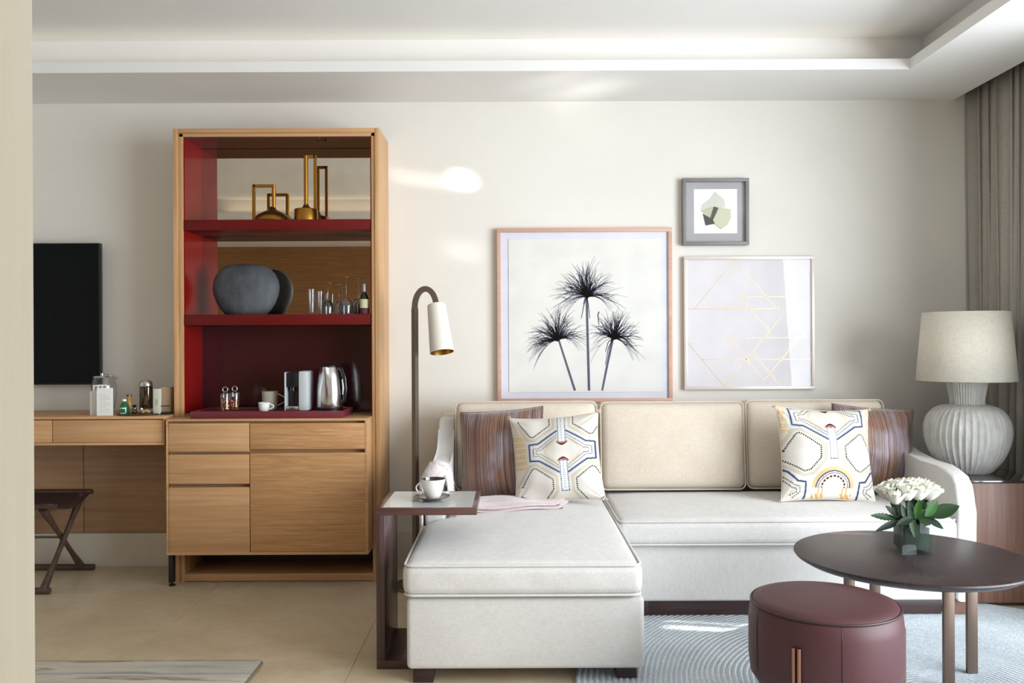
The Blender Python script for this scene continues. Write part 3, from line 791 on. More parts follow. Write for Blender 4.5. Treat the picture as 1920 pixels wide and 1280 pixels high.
def drinkware():
    Z = SH1
    def tumbler(x, Y, h, r):
        bm = bmesh.new(); lathe(bm, [(0, 0.002), (r*0.86, 0.002), (r*0.9, 0.006), (r, h), (r*0.95, h), (r*0.84, 0.012), (0, 0.012)], 24); return bm
    Y = 4.56; h = PZ(542, Y, 588)-Z
    t0 = single('tumbler', tumbler(0, 0, h, 0.021), M['glass_g'], 'tall clear tumbler standing left-most of the glasses on the middle shelf', 'glass', 'glasses on the middle shelf', loc=(PX(584, Y, 560), Y, Z))
    o = dup(t0, (PX(597, Y, 560), 4.60, Z), label='clear tumbler second from the left of the glasses on the middle shelf'); o.scale = (0.95, 0.95, 0.93)
    def stem(r, h, fr):
        bm = bmesh.new()
        hb = h*0.50
        # standing upside down: rim at the base, foot at the top
        lathe(bm, [(r*0.9, 0), (r, hb*0.35), (r*0.96, hb*0.62), (r*0.62, hb*0.88), (0.004, hb), (0.0028, hb+0.006), (0.0028, h-0.008), (0.006, h-0.003), (fr, h-0.001), (fr, h), (0, h)], 28)
        lathe(bm, [(r*0.9, 0), (r*0.97, hb*0.35), (r*0.93, hb*0.62), (r*0.6, hb*0.86), (0, hb*0.97)], 28)
        return bm
    Y = 4.53
    h1 = PZ(531, Y, 617)-Z; h2 = PZ(519.5, Y, 650)-Z
    a = single('wine_glass', stem(0.030, h1, 0.027), M['glass_g'], 'small wine glass upside down beside the tumblers on the middle shelf', 'glass', 'glasses on the middle shelf', loc=(PX(615, Y, 560), Y, Z))
    dup(a, (PX(634, 4.6, 560), 4.62, Z), label='small wine glass upside down at the back, between the tumblers and the tall glasses')
    b = single('wine_glass', stem(0.037, h2, 0.031), M['glass_g'], 'tall wine glass upside down at the front of the middle shelf', 'glass', 'glasses on the middle shelf', loc=(PX(649, Y, 560), Y, Z))
    o = dup(b, (PX(669, 4.6, 560), 4.63, Z), label='tall wine glass upside down behind the small wine bottle')
    # mini wine bottle
    Y = 4.50; c = PX(683, Y, 560)
    t = thing('wine_bottle', 'small dark wine bottle with a cream label at the right end of the middle shelf', 'bottle', (c, Y, Z))
    H = PZ(532, Y, 683)-Z
    bm = bmesh.new(); lathe(bm, [(0, 0), (0.022, 0), (0.0235, 0.004), (0.0235, H*0.50), (0.019, H*0.60), (0.010, H*0.70), (0.0085, H*0.80), (0, H*0.80)], 28, (c, Y, Z)); part('glass_body', bm, M['dark_glass'], t)
    bm = bmesh.new(); lathe(bm, [(0.0095, H*0.74), (0.0098, H*0.98), (0.0085, H), (0, H)], 20, (c, Y, Z)); part('capsule', bm, mat('grey foil', 'a9a7a6', 0.4, 0.5), t)
    bm = bmesh.new(); lathe(bm, [(0.0238, H*0.20), (0.0238, H*0.49)], 28, (c, Y, Z)); part('label', bm, mat('cream label', 'c9c59a', 0.7), t)
    bm = bmesh.new(); lathe(bm, [(0.0238, H*0.01), (0.0238, H*0.19)], 28, (c, Y, Z)); part('label', bm, mat('maroon label', '56202a', 0.7), t)
drinkware()

# ------------------------------------------------------------------ tray with coffee things
def coffee_corner():
    Z = BT+0.0005
    xa, xb = PX(357, 4.35, 775), PX(643, 4.35, 775); ya, yb = 4.35, 4.63
    h = 0.036
    t = thing('leather_tray', 'long burgundy tray on top of the oak drawer cabinet', 'tray', ((xa+xb)/2, (ya+yb)/2, Z))
    part('tray_floor', B(xa+0.008, xb-0.008, ya+0.008, yb-0.008, Z, Z+0.029), M['tray'], t)
    for b in ((xa, xb, ya, ya+0.008), (xa, xb, yb-0.008, yb), (xa, xa+0.008, ya+0.008, yb-0.008), (xb-0.008, xb, ya+0.008, yb-0.008)):
        part('rim', B(*b, Z, Z+h, bev=0.001), M['tray'], t)
    Zt = Z+0.0295
    # two jars
    def jar(x, Y, lab):
        t = thing('glass_jar', lab, 'jar', (x, Y, Zt), group='jars on the burgundy tray')
        r = 0.026; H = 0.088
        bm = bmesh.new(); lathe(bm, [(0, 0.002), (r, 0.002), (r, H), (r-0.002, H), (r-0.002, 0.004), (0, 0.004)], 24); part('glass_body', bm, M['glass_g'], t, world=False)
        bm = bmesh.new(); lathe(bm, [(r-0.003, H), (r+0.001, H+0.001), (r+0.001, H+0.006), (r*0.5, H+0.012), (0, H+0.013)], 24)
        ld = part('lid', bm, M['glass_g'], t, world=False)
        bm = bmesh.new(); tube(bm, [(0.013*math.cos(a), 0, H+0.026+0.013*math.sin(a)) for a in [2*PI*i/18 for i in range(18)]], 0.0022, 6, closed=True); part('knob', bm, M['steel'], ld, world=False)
        rnd = random.Random(int(x*1000)); bm = bmesh.new()
        for i in range(70):
            a = rnd.uniform(0, 6.28); q = (r-0.007)*math.sqrt(rnd.random())
            mm = Matrix.Translation((q*math.cos(a), q*math.sin(a), 0.010+rnd.random()*0.058)) @ Euler((rnd.uniform(-2, 2), rnd.uniform(-2, 2), a)).to_matrix().to_4x4() @ Matrix.Diagonal((0.006, 0.0045, 0.003, 1))
            bmesh.ops.create_icosphere(bm, subdivisions=1, radius=1, matrix=mm)
        o = part('filling', bm, M['copper'], t, world=False, kind='stuff', label='orange brown nuts')
    jar(PX(422.5, 4.42, 750), 4.42, 'small glass jar of orange nuts with a ring lid, left one of the pair')
    jar(PX(438.5, 4.47, 750), 4.485, 'small glass jar of orange nuts with a ring lid, right one of the pair')
    # espresso cup
    def cup(nm, lab, x, Y, r, H, m, z=Zt, hs=1.0, taper=0.8, inside=None, ang=0.0):
        t = thing(nm, lab, 'cup' if nm != 'mug' else 'mug', (x, Y, z), (0, 0, ang))
        bm = bmesh.new(); lathe(bm, [(0, 0.001), (r*taper*0.8, 0.001), (r*taper, H*0.12), (r*(taper+1)/2, H*0.5), (r, H)], 32)
        part('cup_body', bm, m, t, world=False)
        bm = bmesh.new(); lathe(bm, [(r, H), (r*0.93, H), (r*(taper+1)/2*0.92, H*0.5), (r*taper*0.85, H*0.14), (0, H*0.1)], 32)
        part('cup_inside', bm, inside or m, t, world=False)
        bm = bmesh.new()
        pts = [(r*0.9+0.62*H*hs*math.sin(PI*i/12)*0.8, 0, H*0.88-(H*0.66)*i/12) for i in range(13)]
        tube(bm, pts, 0.0035*max(hs, .9), 8); part('handle', bm, m, t, world=False)
        return t
    cup('espresso_cup', 'small white espresso cup at the front of the burgundy tray', PX(495, 4.42, 760), 4.42, 0.030, 0.046, M['porcelain'])
    cup('mug', 'grey beige straight mug behind the small white cup', PX(506, 4.52, 745), 4.52, 0.041, 0.098, M['stoneware'], taper=0.94)
    # coffee machine
    Y0 = 4.42; xa, xb = PX(533, Y0, 730), PX(577.5, Y0, 730); H = PZ(695.5, Y0, 555)-Zt
    t = thing('coffee_machine', 'compact silver and black coffee machine between the mug and the kettle', 'coffee machine', ((xa+xb)/2, Y0+0.06, Zt))
    w = xb-xa
    bm = bmesh.new(); box(bm, xa, xa+0.008, Y0, Y0+0.13, Zt+0.004, Zt+H-0.006, bev=0.002); part('side_frame', bm, M['silver_plastic'], t)
    bm = bmesh.new(); box(bm, xa+w*0.60, xb, Y0-0.004, Y0+0.13, Zt+0.002, Zt+H, bev=0.008); part('body_shell', bm, M['silver_plastic'], t)
    bm = bmesh.new(); box(bm, xa+0.008, xa+w*0.60, Y0+0.05, Y0+0.13, Zt+0.004, Zt+H-0.006, bev=0.003); box(bm, xa+0.009, xa+w*0.60-0.001, Y0+0.004, Y0+0.05, Zt+H*0.60, Zt+H-0.008, bev=0.004)
    part('brew_head', bm, M['black'], t)
    bm = bmesh.new(); lathe(bm, [(0, 0), (0.014, 0), (0.014, 0.02), (0, 0.02)], 16, ((xa+xa+w*0.6)/2, Y0+0.028, Zt+H*0.60-0.02)); part('spout', bm, M['black'], t)
    bm = bmesh.new(); box(bm, xa+0.009, xa+w*0.60-0.001, Y0-0.002, Y0+0.05, Zt+0.001, Zt+0.026, bev=0.004); part('drip_tray', bm, M['steel'], t)
    # kettle
    Y = 4.49; c = PX(618.5, Y, 730); rb = 0.070; H = PZ(683, Y, 618)-Zt
    t = thing('kettle', 'brushed steel electric kettle with a black handle at the right end of the burgundy tray', 'kettle', (c, Y, Zt), (0, 0, 0))
    bm = bmesh.new(); lathe(bm, [(0, 0.0), (0.068, 0.0), (0.069, 0.012), (0.0, 0.012)], 40, (c, Y, Zt)); part('power_base', bm, M['black'], t)
    bm = bmesh.new(); lathe(bm, [(0, 0.013), (0.066, 0.013), (0.0685, 0.02), (0.067, H*0.45), (0.060, H*0.72), (0.050, H*0.93), (0.047, H*0.95)], 48, (c, Y, Zt))
    for v in bm.verts:   # spout pulled out of the rim, towards the room and slightly left
        d = Vector((v.co.x-c, v.co.y-Y)); hz = (v.co.z-Zt)/H
        if hz > 0.75 and d.length > 1e-4:
            a = d.normalized().dot(Vector((-0.25, -0.97)))
            if a > 0.93: v.co.x += d.x*0.45*(a-0.93)/0.07*(hz-0.75)/0.2; v.co.y += d.y*0.45*(a-0.93)/0.07*(hz-0.75)/0.2
    part('kettle_body', bm, M['steel'], t)
    bm = bmesh.new(); lathe(bm, [(0.048, H*0.945), (0.046, H*0.98), (0.03, H), (0, H)], 40, (c, Y, Zt)); part('lid', bm, M['black'], t)
    bm = bmesh.new(); pts = [(c+0.047, Y-0.01, Zt+H*0.93), (c+0.066, Y-0.012, Zt+H*0.90), (c+0.082, Y-0.014, Zt+H*0.70), (c+0.086, Y-0.014, Zt+H*0.45), (c+0.080, Y-0.012, Zt+H*0.22), (c+0.066, Y-0.01, Zt+H*0.16)]
    tube(bm, pts, [0.009, 0.011, 0.011, 0.011, 0.010, 0.008], 10); part('handle', bm, M['black'], t)
    bm = bmesh.new(); tube(bm, [(c+0.072, Y-0.024, Zt+H*0.34), (c+0.075, Y-0.026, Zt+H*0.5), (c+0.070, Y-0.024, Zt+H*0.68)], [0.003, 0.005, 0.003], 8); part('water_gauge', bm, M['silver_plastic'], t)
    return cup
cup = coffee_corner()

# ================================================================== FLOOR LAMP
def floor_lamp():
    Y = 4.36; x = PX(778.5, Y, 750); s = Y/1600
    t = thing('floor_lamp', 'slim bronze floor lamp with hooked top and white cone shade left of the sofa', 'lamp', (x, Y, 0))
    bm = bmesh.new(); lathe(bm, [(0, 0), (0.12, 0), (0.122, 0.004), (0.120, 0.014), (0.02, 0.018), (0, 0.018)], 40, (x, Y, 0)); part('base', bm, M['bronze'], t)
    zt = PZ(577, Y, 778); r = (819-778.5)/2*s
    pts = [(x, Y, 0.018), (x, Y, zt)]
    bm = bmesh.new(); tube(bm, pts, 0.0125, square=True); bmesh.ops.rotate(bm, verts=bm.verts[:], cent=(x, Y, 0), matrix=Matrix.Rotation(R(-38), 3, 'Z')); part('pole', bm, M['bronze'], t)
    zc = zt
    pts = [(x, Y, zt-0.01)]+[(x+r-r*math.cos(PI*i/18), Y, zc+r*1.75*math.sin(PI*i/18)) for i in range(19)]+[(x+2*r+0.002, Y, zc-0.002)]
    bm = bmesh.new(); tube(bm, pts, 0.0142, square=True); part('arm', bm, M['bronze'], t)
    # shade: axis from the hook down, leaning out
    A = Vector((PX(818, Y, 572), Y, PZ(571, Y, 818))); Bp = Vector((PX(830.5, Y, 658), Y-0.06, PZ(660, Y, 830)))
    ax = (Bp-A); L = ax.length; q = ax.to_track_quat('-Z', 'Y').to_matrix().to_4x4()
    def place(prof, seg=40):
        bm = bmesh.new(); lathe(bm, prof, seg); bm.transform(Matrix.Translation(A) @ q); return bm
    r0 = 17.3*s; r1 = 22.5*s
    part('lamp_shade', place([(0, 0), (r0*0.93, 0), (r0, -0.006), (r1, -L)]), M['white_shade'], t)
    part('shade_lining', place([(r1, -L), (r1-0.003, -L), (r0-0.003, -0.012), (0, -0.010)]), M['brass'], t, label='brass inside of the lamp shade')
    bm = bmesh.new(); lathe(bm, [(0, 0.016), (0.006, 0.016), (0.006, 0), (0, 0)], 12); bm.transform(Matrix.Translation(A)); part('swivel', bm, M['bronze'], t)
floor_lamp()

# ================================================================== SIDE TABLE (C shape)
TT = 0.0
def side_table():
    global TT
    Yf, Yb = 3.26, 3.63
    xa, xb = PX(705.5, Yf, 1100), PX(894, Yf, 958)
    zt = PZ(952, Yf, 800); TT = zt
    th = 0.028
    t = thing('side_table', 'C-shaped dark wood side table with a white glass top sliding over the chaise', 'table', ((xa+xb)/2, (Yf+Yb)/2, 0))
    bm = bmesh.new()
    # mitred top frame: four bars around the glass
    e = 0.030
    part('frame', B(xa, xb, Yf, Yf+e*0.55, zt-th, zt, bev=0.001), M['wenge_x'], t)
    part('frame', B(xa, xb, Yb-e*0.4, Yb, zt-th, zt, bev=0.001), M['wenge_x'], t)
    part('frame', B(xa, xa+e*0.75, Yf+e*0.55, Yb-e*0.4, zt-th, zt, bev=0.001), M['wenge_x'], t)
    part('frame', B(xb-e*0.6, xb, Yf+e*0.55, Yb-e*0.4, zt-th, zt, bev=0.001), M['wenge_x'], t)
    part('glass_top', B(xa+e*0.75, xb-e*0.6, Yf+e*0.55, Yb-e*0.4, zt-th+0.004, zt+0.0004), M['opal'], t, label='white glass panel')
    part('upright', B(xa, xa+0.032, Yf, Yb, 0.034, zt-th, bev=0.0015), M['wenge_v'], t)
    part('foot_plate', B(xa, xb-0.04, Yf, Yb, 0.001, 0.034, bev=0.0015), M['wenge_x'], t)
side_table()
def coffee_cup():
    Y = 3.42; x = PX(810, Y, 930); z = TT+0.0006
    bm = bmesh.new(); r = (845-777)/2*Y/1600
    lathe(bm, [(0, 0.002), (r*0.5, 0.002), (r*0.62, 0.006), (r, 0.016), (r*0.985, 0.018), (r*0.6, 0.009), (0, 0.007)], 44)
    single('saucer', bm, M['brown_glaze'], 'brown glazed saucer on the white-topped side table', 'saucer', loc=(x, Y, z), smooth=True)
    t = cup('coffee_cup', 'cream cup of black coffee with a brown inside on the brown saucer', x+0.004, Y, 0.051, 0.078, M['porcelain'], z=z+0.0075, hs=0.55, taper=0.62, inside=M['brown_glaze'], ang=R(188))
    bm = bmesh.new(); lathe(bm, [(0, 0.0655), (0.0462, 0.066)], 30); part('coffee', bm, M['coffee'], t, world=False)
coffee_cup()

# ================================================================== SOFA
def sofa():
    t = thing('sectional_sofa', 'oatmeal linen corner sofa with a long chaise on its left', 'sofa', (0.84, 4.2, 0))
    L = M['linen']; LB = M['linen_back']
    # bases
    xa, xb = PX(762, 3.10, 1190), PX(1209, 3.10, 1190)
    bm = bmesh.new(); rbox(bm, ((xa+xb)/2, (3.10+3.86)/2, (0.058+0.318)/2), (xb-xa, 0.76, 0.26), 0.018, n=4); part('chaise_base', bm, L, t, smooth=True)
    xr = 2.066
    z0 = PZ(1128, 3.82, 1210)
    bm = bmesh.new(); rbox(bm, ((xa+1.985)/2, (3.82+4.72)/2, (z0+0.335)/2), (1.985-xa-0.004, 0.90, 0.335-z0), 0.015, n=4); part('sofa_base', bm, L, t, smooth=True)
    bm = bmesh.new(); rbox(bm, ((xa+xr)/2, 4.68, 0.475), (xr-xa-0.01, 0.13, 0.77), 0.03, n=6); part('back_frame', bm, LB, t, smooth=True)
    # arms: scooped outline (y, z)
    def arm_poly():
        top = [(4.72, 0.845), (4.54, 0.845), (4.505, 0.832), (4.475, 0.79), (4.445, 0.73), (4.40, 0.688), (4.33, 0.670), (4.15, 0.664), (4.0, 0.662), (3.93, 0.655), (3.86, 0.635), (3.825, 0.60), (3.808, 0.55), (3.80, 0.48)]
        return [(4.72, z0)]+top+[(3.80, z0)]
    for (a, b) in ((xa, xa+0.085), (xr-0.085, xr)):
        bm = bmesh.new(); prism(bm, arm_poly(), a, b, 'X', bev=0.014); part('arm', bm, L, t)
    # seat cushions
    def cushion(nm, x0, x1, y0, y1, za, zb, crown, m, seed, top_r=0.03):
        bm = bmesh.new(); rbox(bm, ((x0+x1)/2, (y0+y1)/2, (za+zb)/2), (x1-x0, y1-y0, zb-za), top_r, top=crown, front=0.008, side=0.006, n=12, noise=0.0022, seed=seed)
        o = part(nm, bm, m, t, smooth=True)
        for z in (za+0.006, zb-0.006):
            bm = bmesh.new(); tube(bm, rrect((x0+x1)/2, (y0+y1)/2, x1-x0-0.002, y1-y0-0.002, 0.035, z), 0.0048, 8, closed=True)
            part('piping', bm, m, o, smooth=True)
    cushion('seat_cushion', PX(755, 3.085, 1090)+0.004, PX(1203, 3.085, 1090), 3.085, 3.80, 0.325, 0.445, 0.0, L, 1)
    part_c = [c for c in t.children if c.name.startswith('seat_cushion')]
    cushion('seat_cushion', xa+0.09, PX(1203, 3.085, 1090), 3.70, 4.55, 0.336, 0.444, 0.028, L, 5) if False else None
    cushion('seat_cushion', PX(1203, 3.085, 1090)+0.006, 1.978, 3.79, 4.50, 0.338, 0.452, 0.022, L, 2)
    # back cushions
    def back(x0, x1, y, z0, z1, th, seed, tilt, rollz=0.0):
        w = x1-x0; h = z1-z0
        bm = bmesh.new(); rbox(bm, (0, 0, h/2), (w, th, h), 0.045, front=0.035, top=0.0, side=0.004, n=12, noise=0.0035, seed=seed)
        Mx = Matrix.Translation(((x0+x1)/2, y, z0)) @ Euler((-tilt, rollz, 0)).to_matrix().to_4x4()
        bm.transform(Mx); o = part('back_cushion', bm, LB, t, smooth=True)
        for yy in (-th/2+0.006, th/2-0.006):
            bm = bmesh.new(); tube(bm, rrect(0, h/2, w-0.008, h-0.008, 0.03, yy, axis='Y'), 0.0036, 8, closed=True); bm.transform(Mx)
            part('piping', bm, LB, o, smooth=True)
    back(PX(852, 4.42, 800), PX(1122, 4.42, 800), 4.50, 0.47, 0.934, 0.155, 11, R(5))
    back(PX(1126, 4.42, 800), PX(1399, 4.42, 800), 4.49, 0.47, 0.930, 0.155, 12, R(5))
    back(PX(1400, 4.44, 800), PX(1660, 4.46, 800), 4.51, 0.47, 0.935, 0.155, 13, R(5))
    # legs
    for (x, y) in ((xa+0.02, 3.13), (xb-0.10, 3.13)):
        part('leg', B(x, x+0.075, y, y+0.075, 0.0145 if x > 0 else 0.0, 0.062, bev=0.002), M['dark_wood'], t)
    part('plinth', B(xb-0.02, 1.93, 3.845, 3.875, 0.0155, z0+0.002, bev=0.001), M['dark_wood'], t)
    for x in (xb+0.05, 1.975):
        part('leg', B(x, x+0.08, 3.84, 3.92, 0.015, z0+0.004, bev=0.002), M['walnut'] if x > 1.5 else M['dark_wood'], t)
    for x in (xa+0.03, 1.97):
        part('leg', B(x, x+0.07, 4.60, 4.67, 0.0, z0+0.004, bev=0.002), M['dark_wood'], t)
    return xa, xb, xr
SXA, SXB, SXR = sofa()
# the chaise cushion is one long cushion: rebuild it as a T-shaped cushion reaching back under the pillows
def chaise_cushion():
    t = [o for o in bpy.data.objects if o.name.startswith('sectional_sofa')][0]
    old = [c for c in t.children if c.name == 'seat_cushion'][0]
    for c in list(old.children): bpy.data.objects.remove(c)
    bpy.data.objects.remove(old)
    x0, x1 = PX(755, 3.085, 1090)+0.004, PX(1203, 3.085, 1090)
    y0, y1 = 3.085, 4.48; za, zb = 0.326, 0.446
    bm = bmesh.new(); rbox(bm, ((x0+x1)/2, (y0+y1)/2, (za+zb)/2), (x1-x0, y1-y0, zb-za), 0.032, top=0.030, front=0.010, side=0.007, n=22, noise=0.0024, seed=1)
    def notch(p):
        # narrow the cushion where the arm stands
        if p.y > 3.76:
            f = min(1, (p.y-3.76)/0.05); lim = x0+(SXA+0.090-x0)*f
            if p.x < lim+0.03: p.x = lim + max(0, (p.x-x0))*0.5
    for v in bm.verts: notch(v.co)
    o = part('seat_cushion', bm, M['linen'], t, smooth=True)
    for z in (za+0.006, zb-0.007):
        pts = [Vector(p) for p in rrect((x0+x1)/2, (y0+y1)/2, x1-x0-0.002, y1-y0-0.002, 0.035, z, seg=24)]
        for p in pts: notch(p)
        bm = bmesh.new(); tube(bm, pts, 0.0050, 8, closed=True); part('piping', bm, M['linen'], o, smooth=True)
chaise_cushion()

# ------------------------------------------------------------------ throw pillows
def seg_dist(px, py, pts):
    d = np.full(px.shape, 9.0); s = np.zeros(px.shape); acc = 0.0
    for (a, b) in zip(pts, pts[1:]):
        ax, ay = a; bx, by = b; L2 = (bx-ax)**2+(by-ay)**2; L = math.sqrt(L2)
        t = np.clip(((px-ax)*(bx-ax)+(py-ay)*(by-ay))/L2, 0, 1)
        q = np.hypot(px-(ax+t*(bx-ax)), py-(ay+t*(by-ay)))
        m = q < d; d[m] = q[m]; s[m] = (acc+t*L)[m]; acc += L
    return d, s
def embroidery(u, v, u0, v0):
    a = np.abs(u-u0); b = v-v0
    C = np.ones(u.shape+(3,))*np.array(lin('d5cfc5')[:3])
    def paint(mask, c): C[mask] = np.array(lin(c)[:3])
    def line(pts, w, c, dash=0.0, duty=0.5, bb=None):
        bb_ = b if bb is None else bb
        d, s = seg_dist(a, bb_, pts); m = d < w
        if dash: m &= ((s/dash) % 1.0) < duty
        paint(m, c)
    ab = np.abs(b)
    # large elongated hexagon
    hexa = [(0.11, 0.50), (0.56, 0.21), (0.78, 0.19), (0.78, -0.001)]
    line([(0.0, 0.34), (0.34, 0.14), (0.42, 0.0)], 0.030, 'cdc4b0', bb=ab)
    line(hexa, 0.045, 'bfc3cd', bb=ab); line(hexa, 0.018, '474c60', bb=ab)
    line([(0.12, 0.40), (0.55, 0.10), (0.69, 0.09), (0.69, -0.001)], 0.013, '5a5f6c', 0.035, 0.6, bb=ab)
    line([(0.12, 0.335), (0.50, 0.055), (0.62, 0.045), (0.62, -0.001)], 0.013, '5a5f6c', 0.035, 0.6, bb=ab)
    # strip on the axis
    m = (a < 0.09) & (ab > 0.22) & (ab < 0.94); paint(m, 'd6d9dc')
    m = (a > 0.070) & (a < 0.095) & (ab > 0.22) & (ab < 0.94) & (((ab/0.03) % 1.0) < 0.6); paint(m, '3d4663')
    m = (a < 0.09) & (((ab > 0.21) & (ab < 0.235)) | ((ab > 0.92) & (ab < 0.945))) & (((a/0.03) % 1.0) < 0.6); paint(m, '3d4663')
    m = (a < 0.022) & (ab > 0.26) & (ab < 0.9) & (((ab/0.05) % 1.0) < 0.5); paint(m, 'aab0a8')
    # crescents
    e = ab-0.17-(a/0.12)**2*0.05
    m = (a < 0.13) & (np.abs(e) < 0.022*(1.15-a/0.13)+0.008); paint(m, '4a2228')
    m = (a < 0.11) & (e > 0.012) & (e < 0.045); paint(m, 'b0706c')
    # side polygons
    poly = [(0.98, 0.76), (0.90, 0.62), (0.74, 0.385), (0.66, 0.37), (0.27, 0.66), (0.27, 0.90), (0.50, 1.17), (0.62, 1.20), (0.86, 1.05), (1.02, 0.95)]
    big = [(1.10, 0.74), (0.98, 0.58), (0.80, 0.31), (0.64, 0.29), (0.18, 0.60), (0.18, 0.94), (0.44, 1.25), (0.62, 1.29), (0.92, 1.12), (1.1, 1.03)]
    line(big, 0.034, 'c3bdaa', bb=ab)
    line(poly, 0.017, '26242a', 0.045, 0.62, bb=ab)
    # next hexagon corners
    nx = [(1.10, 1.10), (0.92, 1.20), (0.74, 1.40), (0.58, 1.43), (0.55, 1.85)]
    line(nx, 0.045, 'c9c9d6', bb=ab); line(nx, 0.020, '444959', bb=ab)
    line([(1.0, 1.30), (0.80, 1.48), (0.70, 1.52), (0.68, 1.64), (0.80, 1.74)], 0.014, '3d4048', 0.04, 0.6, bb=ab)
    line([(1.0, 1.38), (0.85, 1.53), (0.76, 1.56), (0.75, 1.63), (0.86, 1.69)], 0.014, '3d4048', 0.04, 0.6, bb=ab)
    # arch
    for sgn in (-1,):
        q = b - (-1.56); r = np.hypot(a, q); th = np.arctan2(q, a)
        up = q > 0.0
        m = up & (r > 0.37) & (r < 0.45); paint(m, 'd2b483')
        m = up & (r > 0.345) & (r < 0.372); paint(m, '414868')
        m = up & (r > 0.30) & (r < 0.325) & (((th*12) % 1.0) < 0.6); paint(m, '2c3050')
        m = up & (r > 0.235) & (r < 0.262); paint(m, 'd9a58e')
        m = up & (r > 0.225) & (r < 0.265) & (((th*3.2+0.3) % 1.0) < 0.55); paint(m, '3a2226')
        m = (q <= 0) & (q > -0.22) & (((a > 0.20) & (a < 0.23)) | ((a > 0.28) & (a < 0.31))); paint(m, 'd6a765')
        m = (q < -0.13) & (q > -0.24) & (a > 0.17) & (a < 0.42); paint(m & (np.sin(b*43+u*59) > -0.3), 'cda564')
    # golden side motifs
    m = (u-u0 < -0.86) & (np.abs(b-0.05) < 0.42) & (np.abs(((b*7) % 1.0)-0.5) < 0.38); paint(m & (np.sin(b*37+u*53)*np.sin(b*61-u*29) > -0.35), 'd9bb8a')
    m = (u-u0 > 0.90) & (np.abs(b+0.15) < 0.5) & (np.abs(((b*5) % 1.0)-0.5) < 0.35); paint(m & (np.sin(b*37+u*53)*np.sin(b*61-u*29) > -0.3), 'dcc096')
    return C
def pillow(name, label, cx, cy, cz, W, H, T, rot, m, N=40, emb=None, pinch=0.07, seed=0, piping=None):
    rnd = random.Random(seed); ph = [rnd.uniform(0, 6) for _ in range(8)]
    us = np.linspace(-1, 1, N+1); U, V = np.meshgrid(us, us, indexing='ij')
    X = W/2*U*(1-pinch*(1-V**2)); Z = H/2*V*(1-pinch*(1-U**2))
    e = np.clip((1-U**4), 0, 1)**0.55*np.clip((1-V**4), 0, 1)**0.55
    bul = T/2*e*(0.55+0.45*(1-U**2)*(1-V**2))
    wr = 0.0045*e*(np.sin(U*7+V*5+ph[0])*np.sin(V*6-U*3+ph[1]) + 0.7*np.sin(U*V*9+ph[2]))
    edge = np.abs(U)**6*np.abs(V)**6
    front = np.stack([X, -(bul+wr), Z], -1); back = np.stack([X, bul*0.9, Z], -1)
    # creases radiating from the corners
    cr = 0.0035*np.sin(np.arctan2(1-np.abs(V), 1-np.abs(U)+1e-6)*14+ph[3])*np.exp(-((1-np.abs(U))**2+(1-np.abs(V))**2)*6)*e
    front[..., 1] += cr
    n1 = N+1; vs = front.reshape(-1, 3).tolist(); idx = np.arange(n1*n1).reshape(n1, n1)
    bidx = idx.copy(); k = n1*n1
    for i in range(1, N):
        for j in range(1, N):
            bidx[i, j] = k; k += 1; vs.append(back[i, j].tolist())
    faces = []
    for i in range(N):
        for j in range(N):
            faces.append((int(idx[i, j]), int(idx[i+1, j]), int(idx[i+1, j+1]), int(idx[i, j+1])))
            faces.append((int(bidx[i, j]), int(bidx[i, j+1]), int(bidx[i+1, j+1]), int(bidx[i+1, j])))
    me = bpy.data.meshes.new(name); me.from_pydata(vs, [], faces); me.update()
    for p in me.polygons: p.use_smooth = True
    me.materials.append(m)
    if emb:
        C = embroidery(U, V, *emb).reshape(-1, 3)
        full = np.ones((len(vs), 4), dtype=np.float32); full[:, :3] = np.array(lin('d5cfc5')[:3]); full[:n1*n1, :3] = C
        ca = me.color_attributes.new('Col', 'FLOAT_COLOR', 'POINT'); ca.data.foreach_set('color', full.ravel())
    root = thing(name, label, 'pillow', (cx, cy, cz), rot)
    o = bpy.data.objects.new('pillow_cover', me); COL.objects.link(o); o.parent = root; o.location = (0, 0, H/2)
    # piping / seam
    seam = []
    for i in range(N): seam.append(front[i, 0])
    for j in range(N): seam.append(front[N, j])
    for i in range(N, 0, -1): seam.append(front[i, N])
    for j in range(N, 0, -1): seam.append(front[0, j])
    bm = bmesh.new(); tube(bm, [Vector((p[0], 0.0, p[2]+H/2)) for p in seam[::2]], 0.0028, 6, closed=True)
    part('piping', bm, (M['linen_back'] if emb else m), root, smooth=True, world=False)
    if emb:
        bm = bmesh.new(); rr = random.Random(seed)
        for (sx, sz) in ((-1, -1), (1, -1), (-1, 1), (1, 1)):
            for q in range(16):
                a = math.atan2(sz, sx)+rr.uniform(-0.8, 0.8); L = rr.uniform(0.012, 0.024)
                p0 = Vector((sx*(W/2-0.004), rr.uniform(-.003, .003), H/2+sz*(H/2-0.004)))
                tube(bm, [p0, p0+Vector((math.cos(a)*L, rr.uniform(-.008, .008), max(math.sin(a)*L, -0.004)))], [0.0018, 0.0012], 4)
        part('tassel_fringe', bm, mat('pale tassel thread', 'd9bfa6', 0.9), root, smooth=True, world=False, kind='stuff')
    return root
pillow('striped_pillow', 'brown and blue striped silk pillow on the chaise, behind the hexagon patterned one', PX(944, 4.26, 850), 4.255, 0.462, 0.44, 0.455, 0.19, (R(-13), R(-5), R(-14)), M['stripe'], seed=1, pinch=0.05)
pillow('patterned_pillow', 'cream embroidered pillow with a blue hexagon on the chaise, left of the pair', PX(1050, 4.12, 850), 4.10, 0.474, 0.435, 0.425, 0.185, (R(-14), R(-4.5), R(-4)), M['embroidery'], N=230, emb=(0.15, 0.13), seed=2)
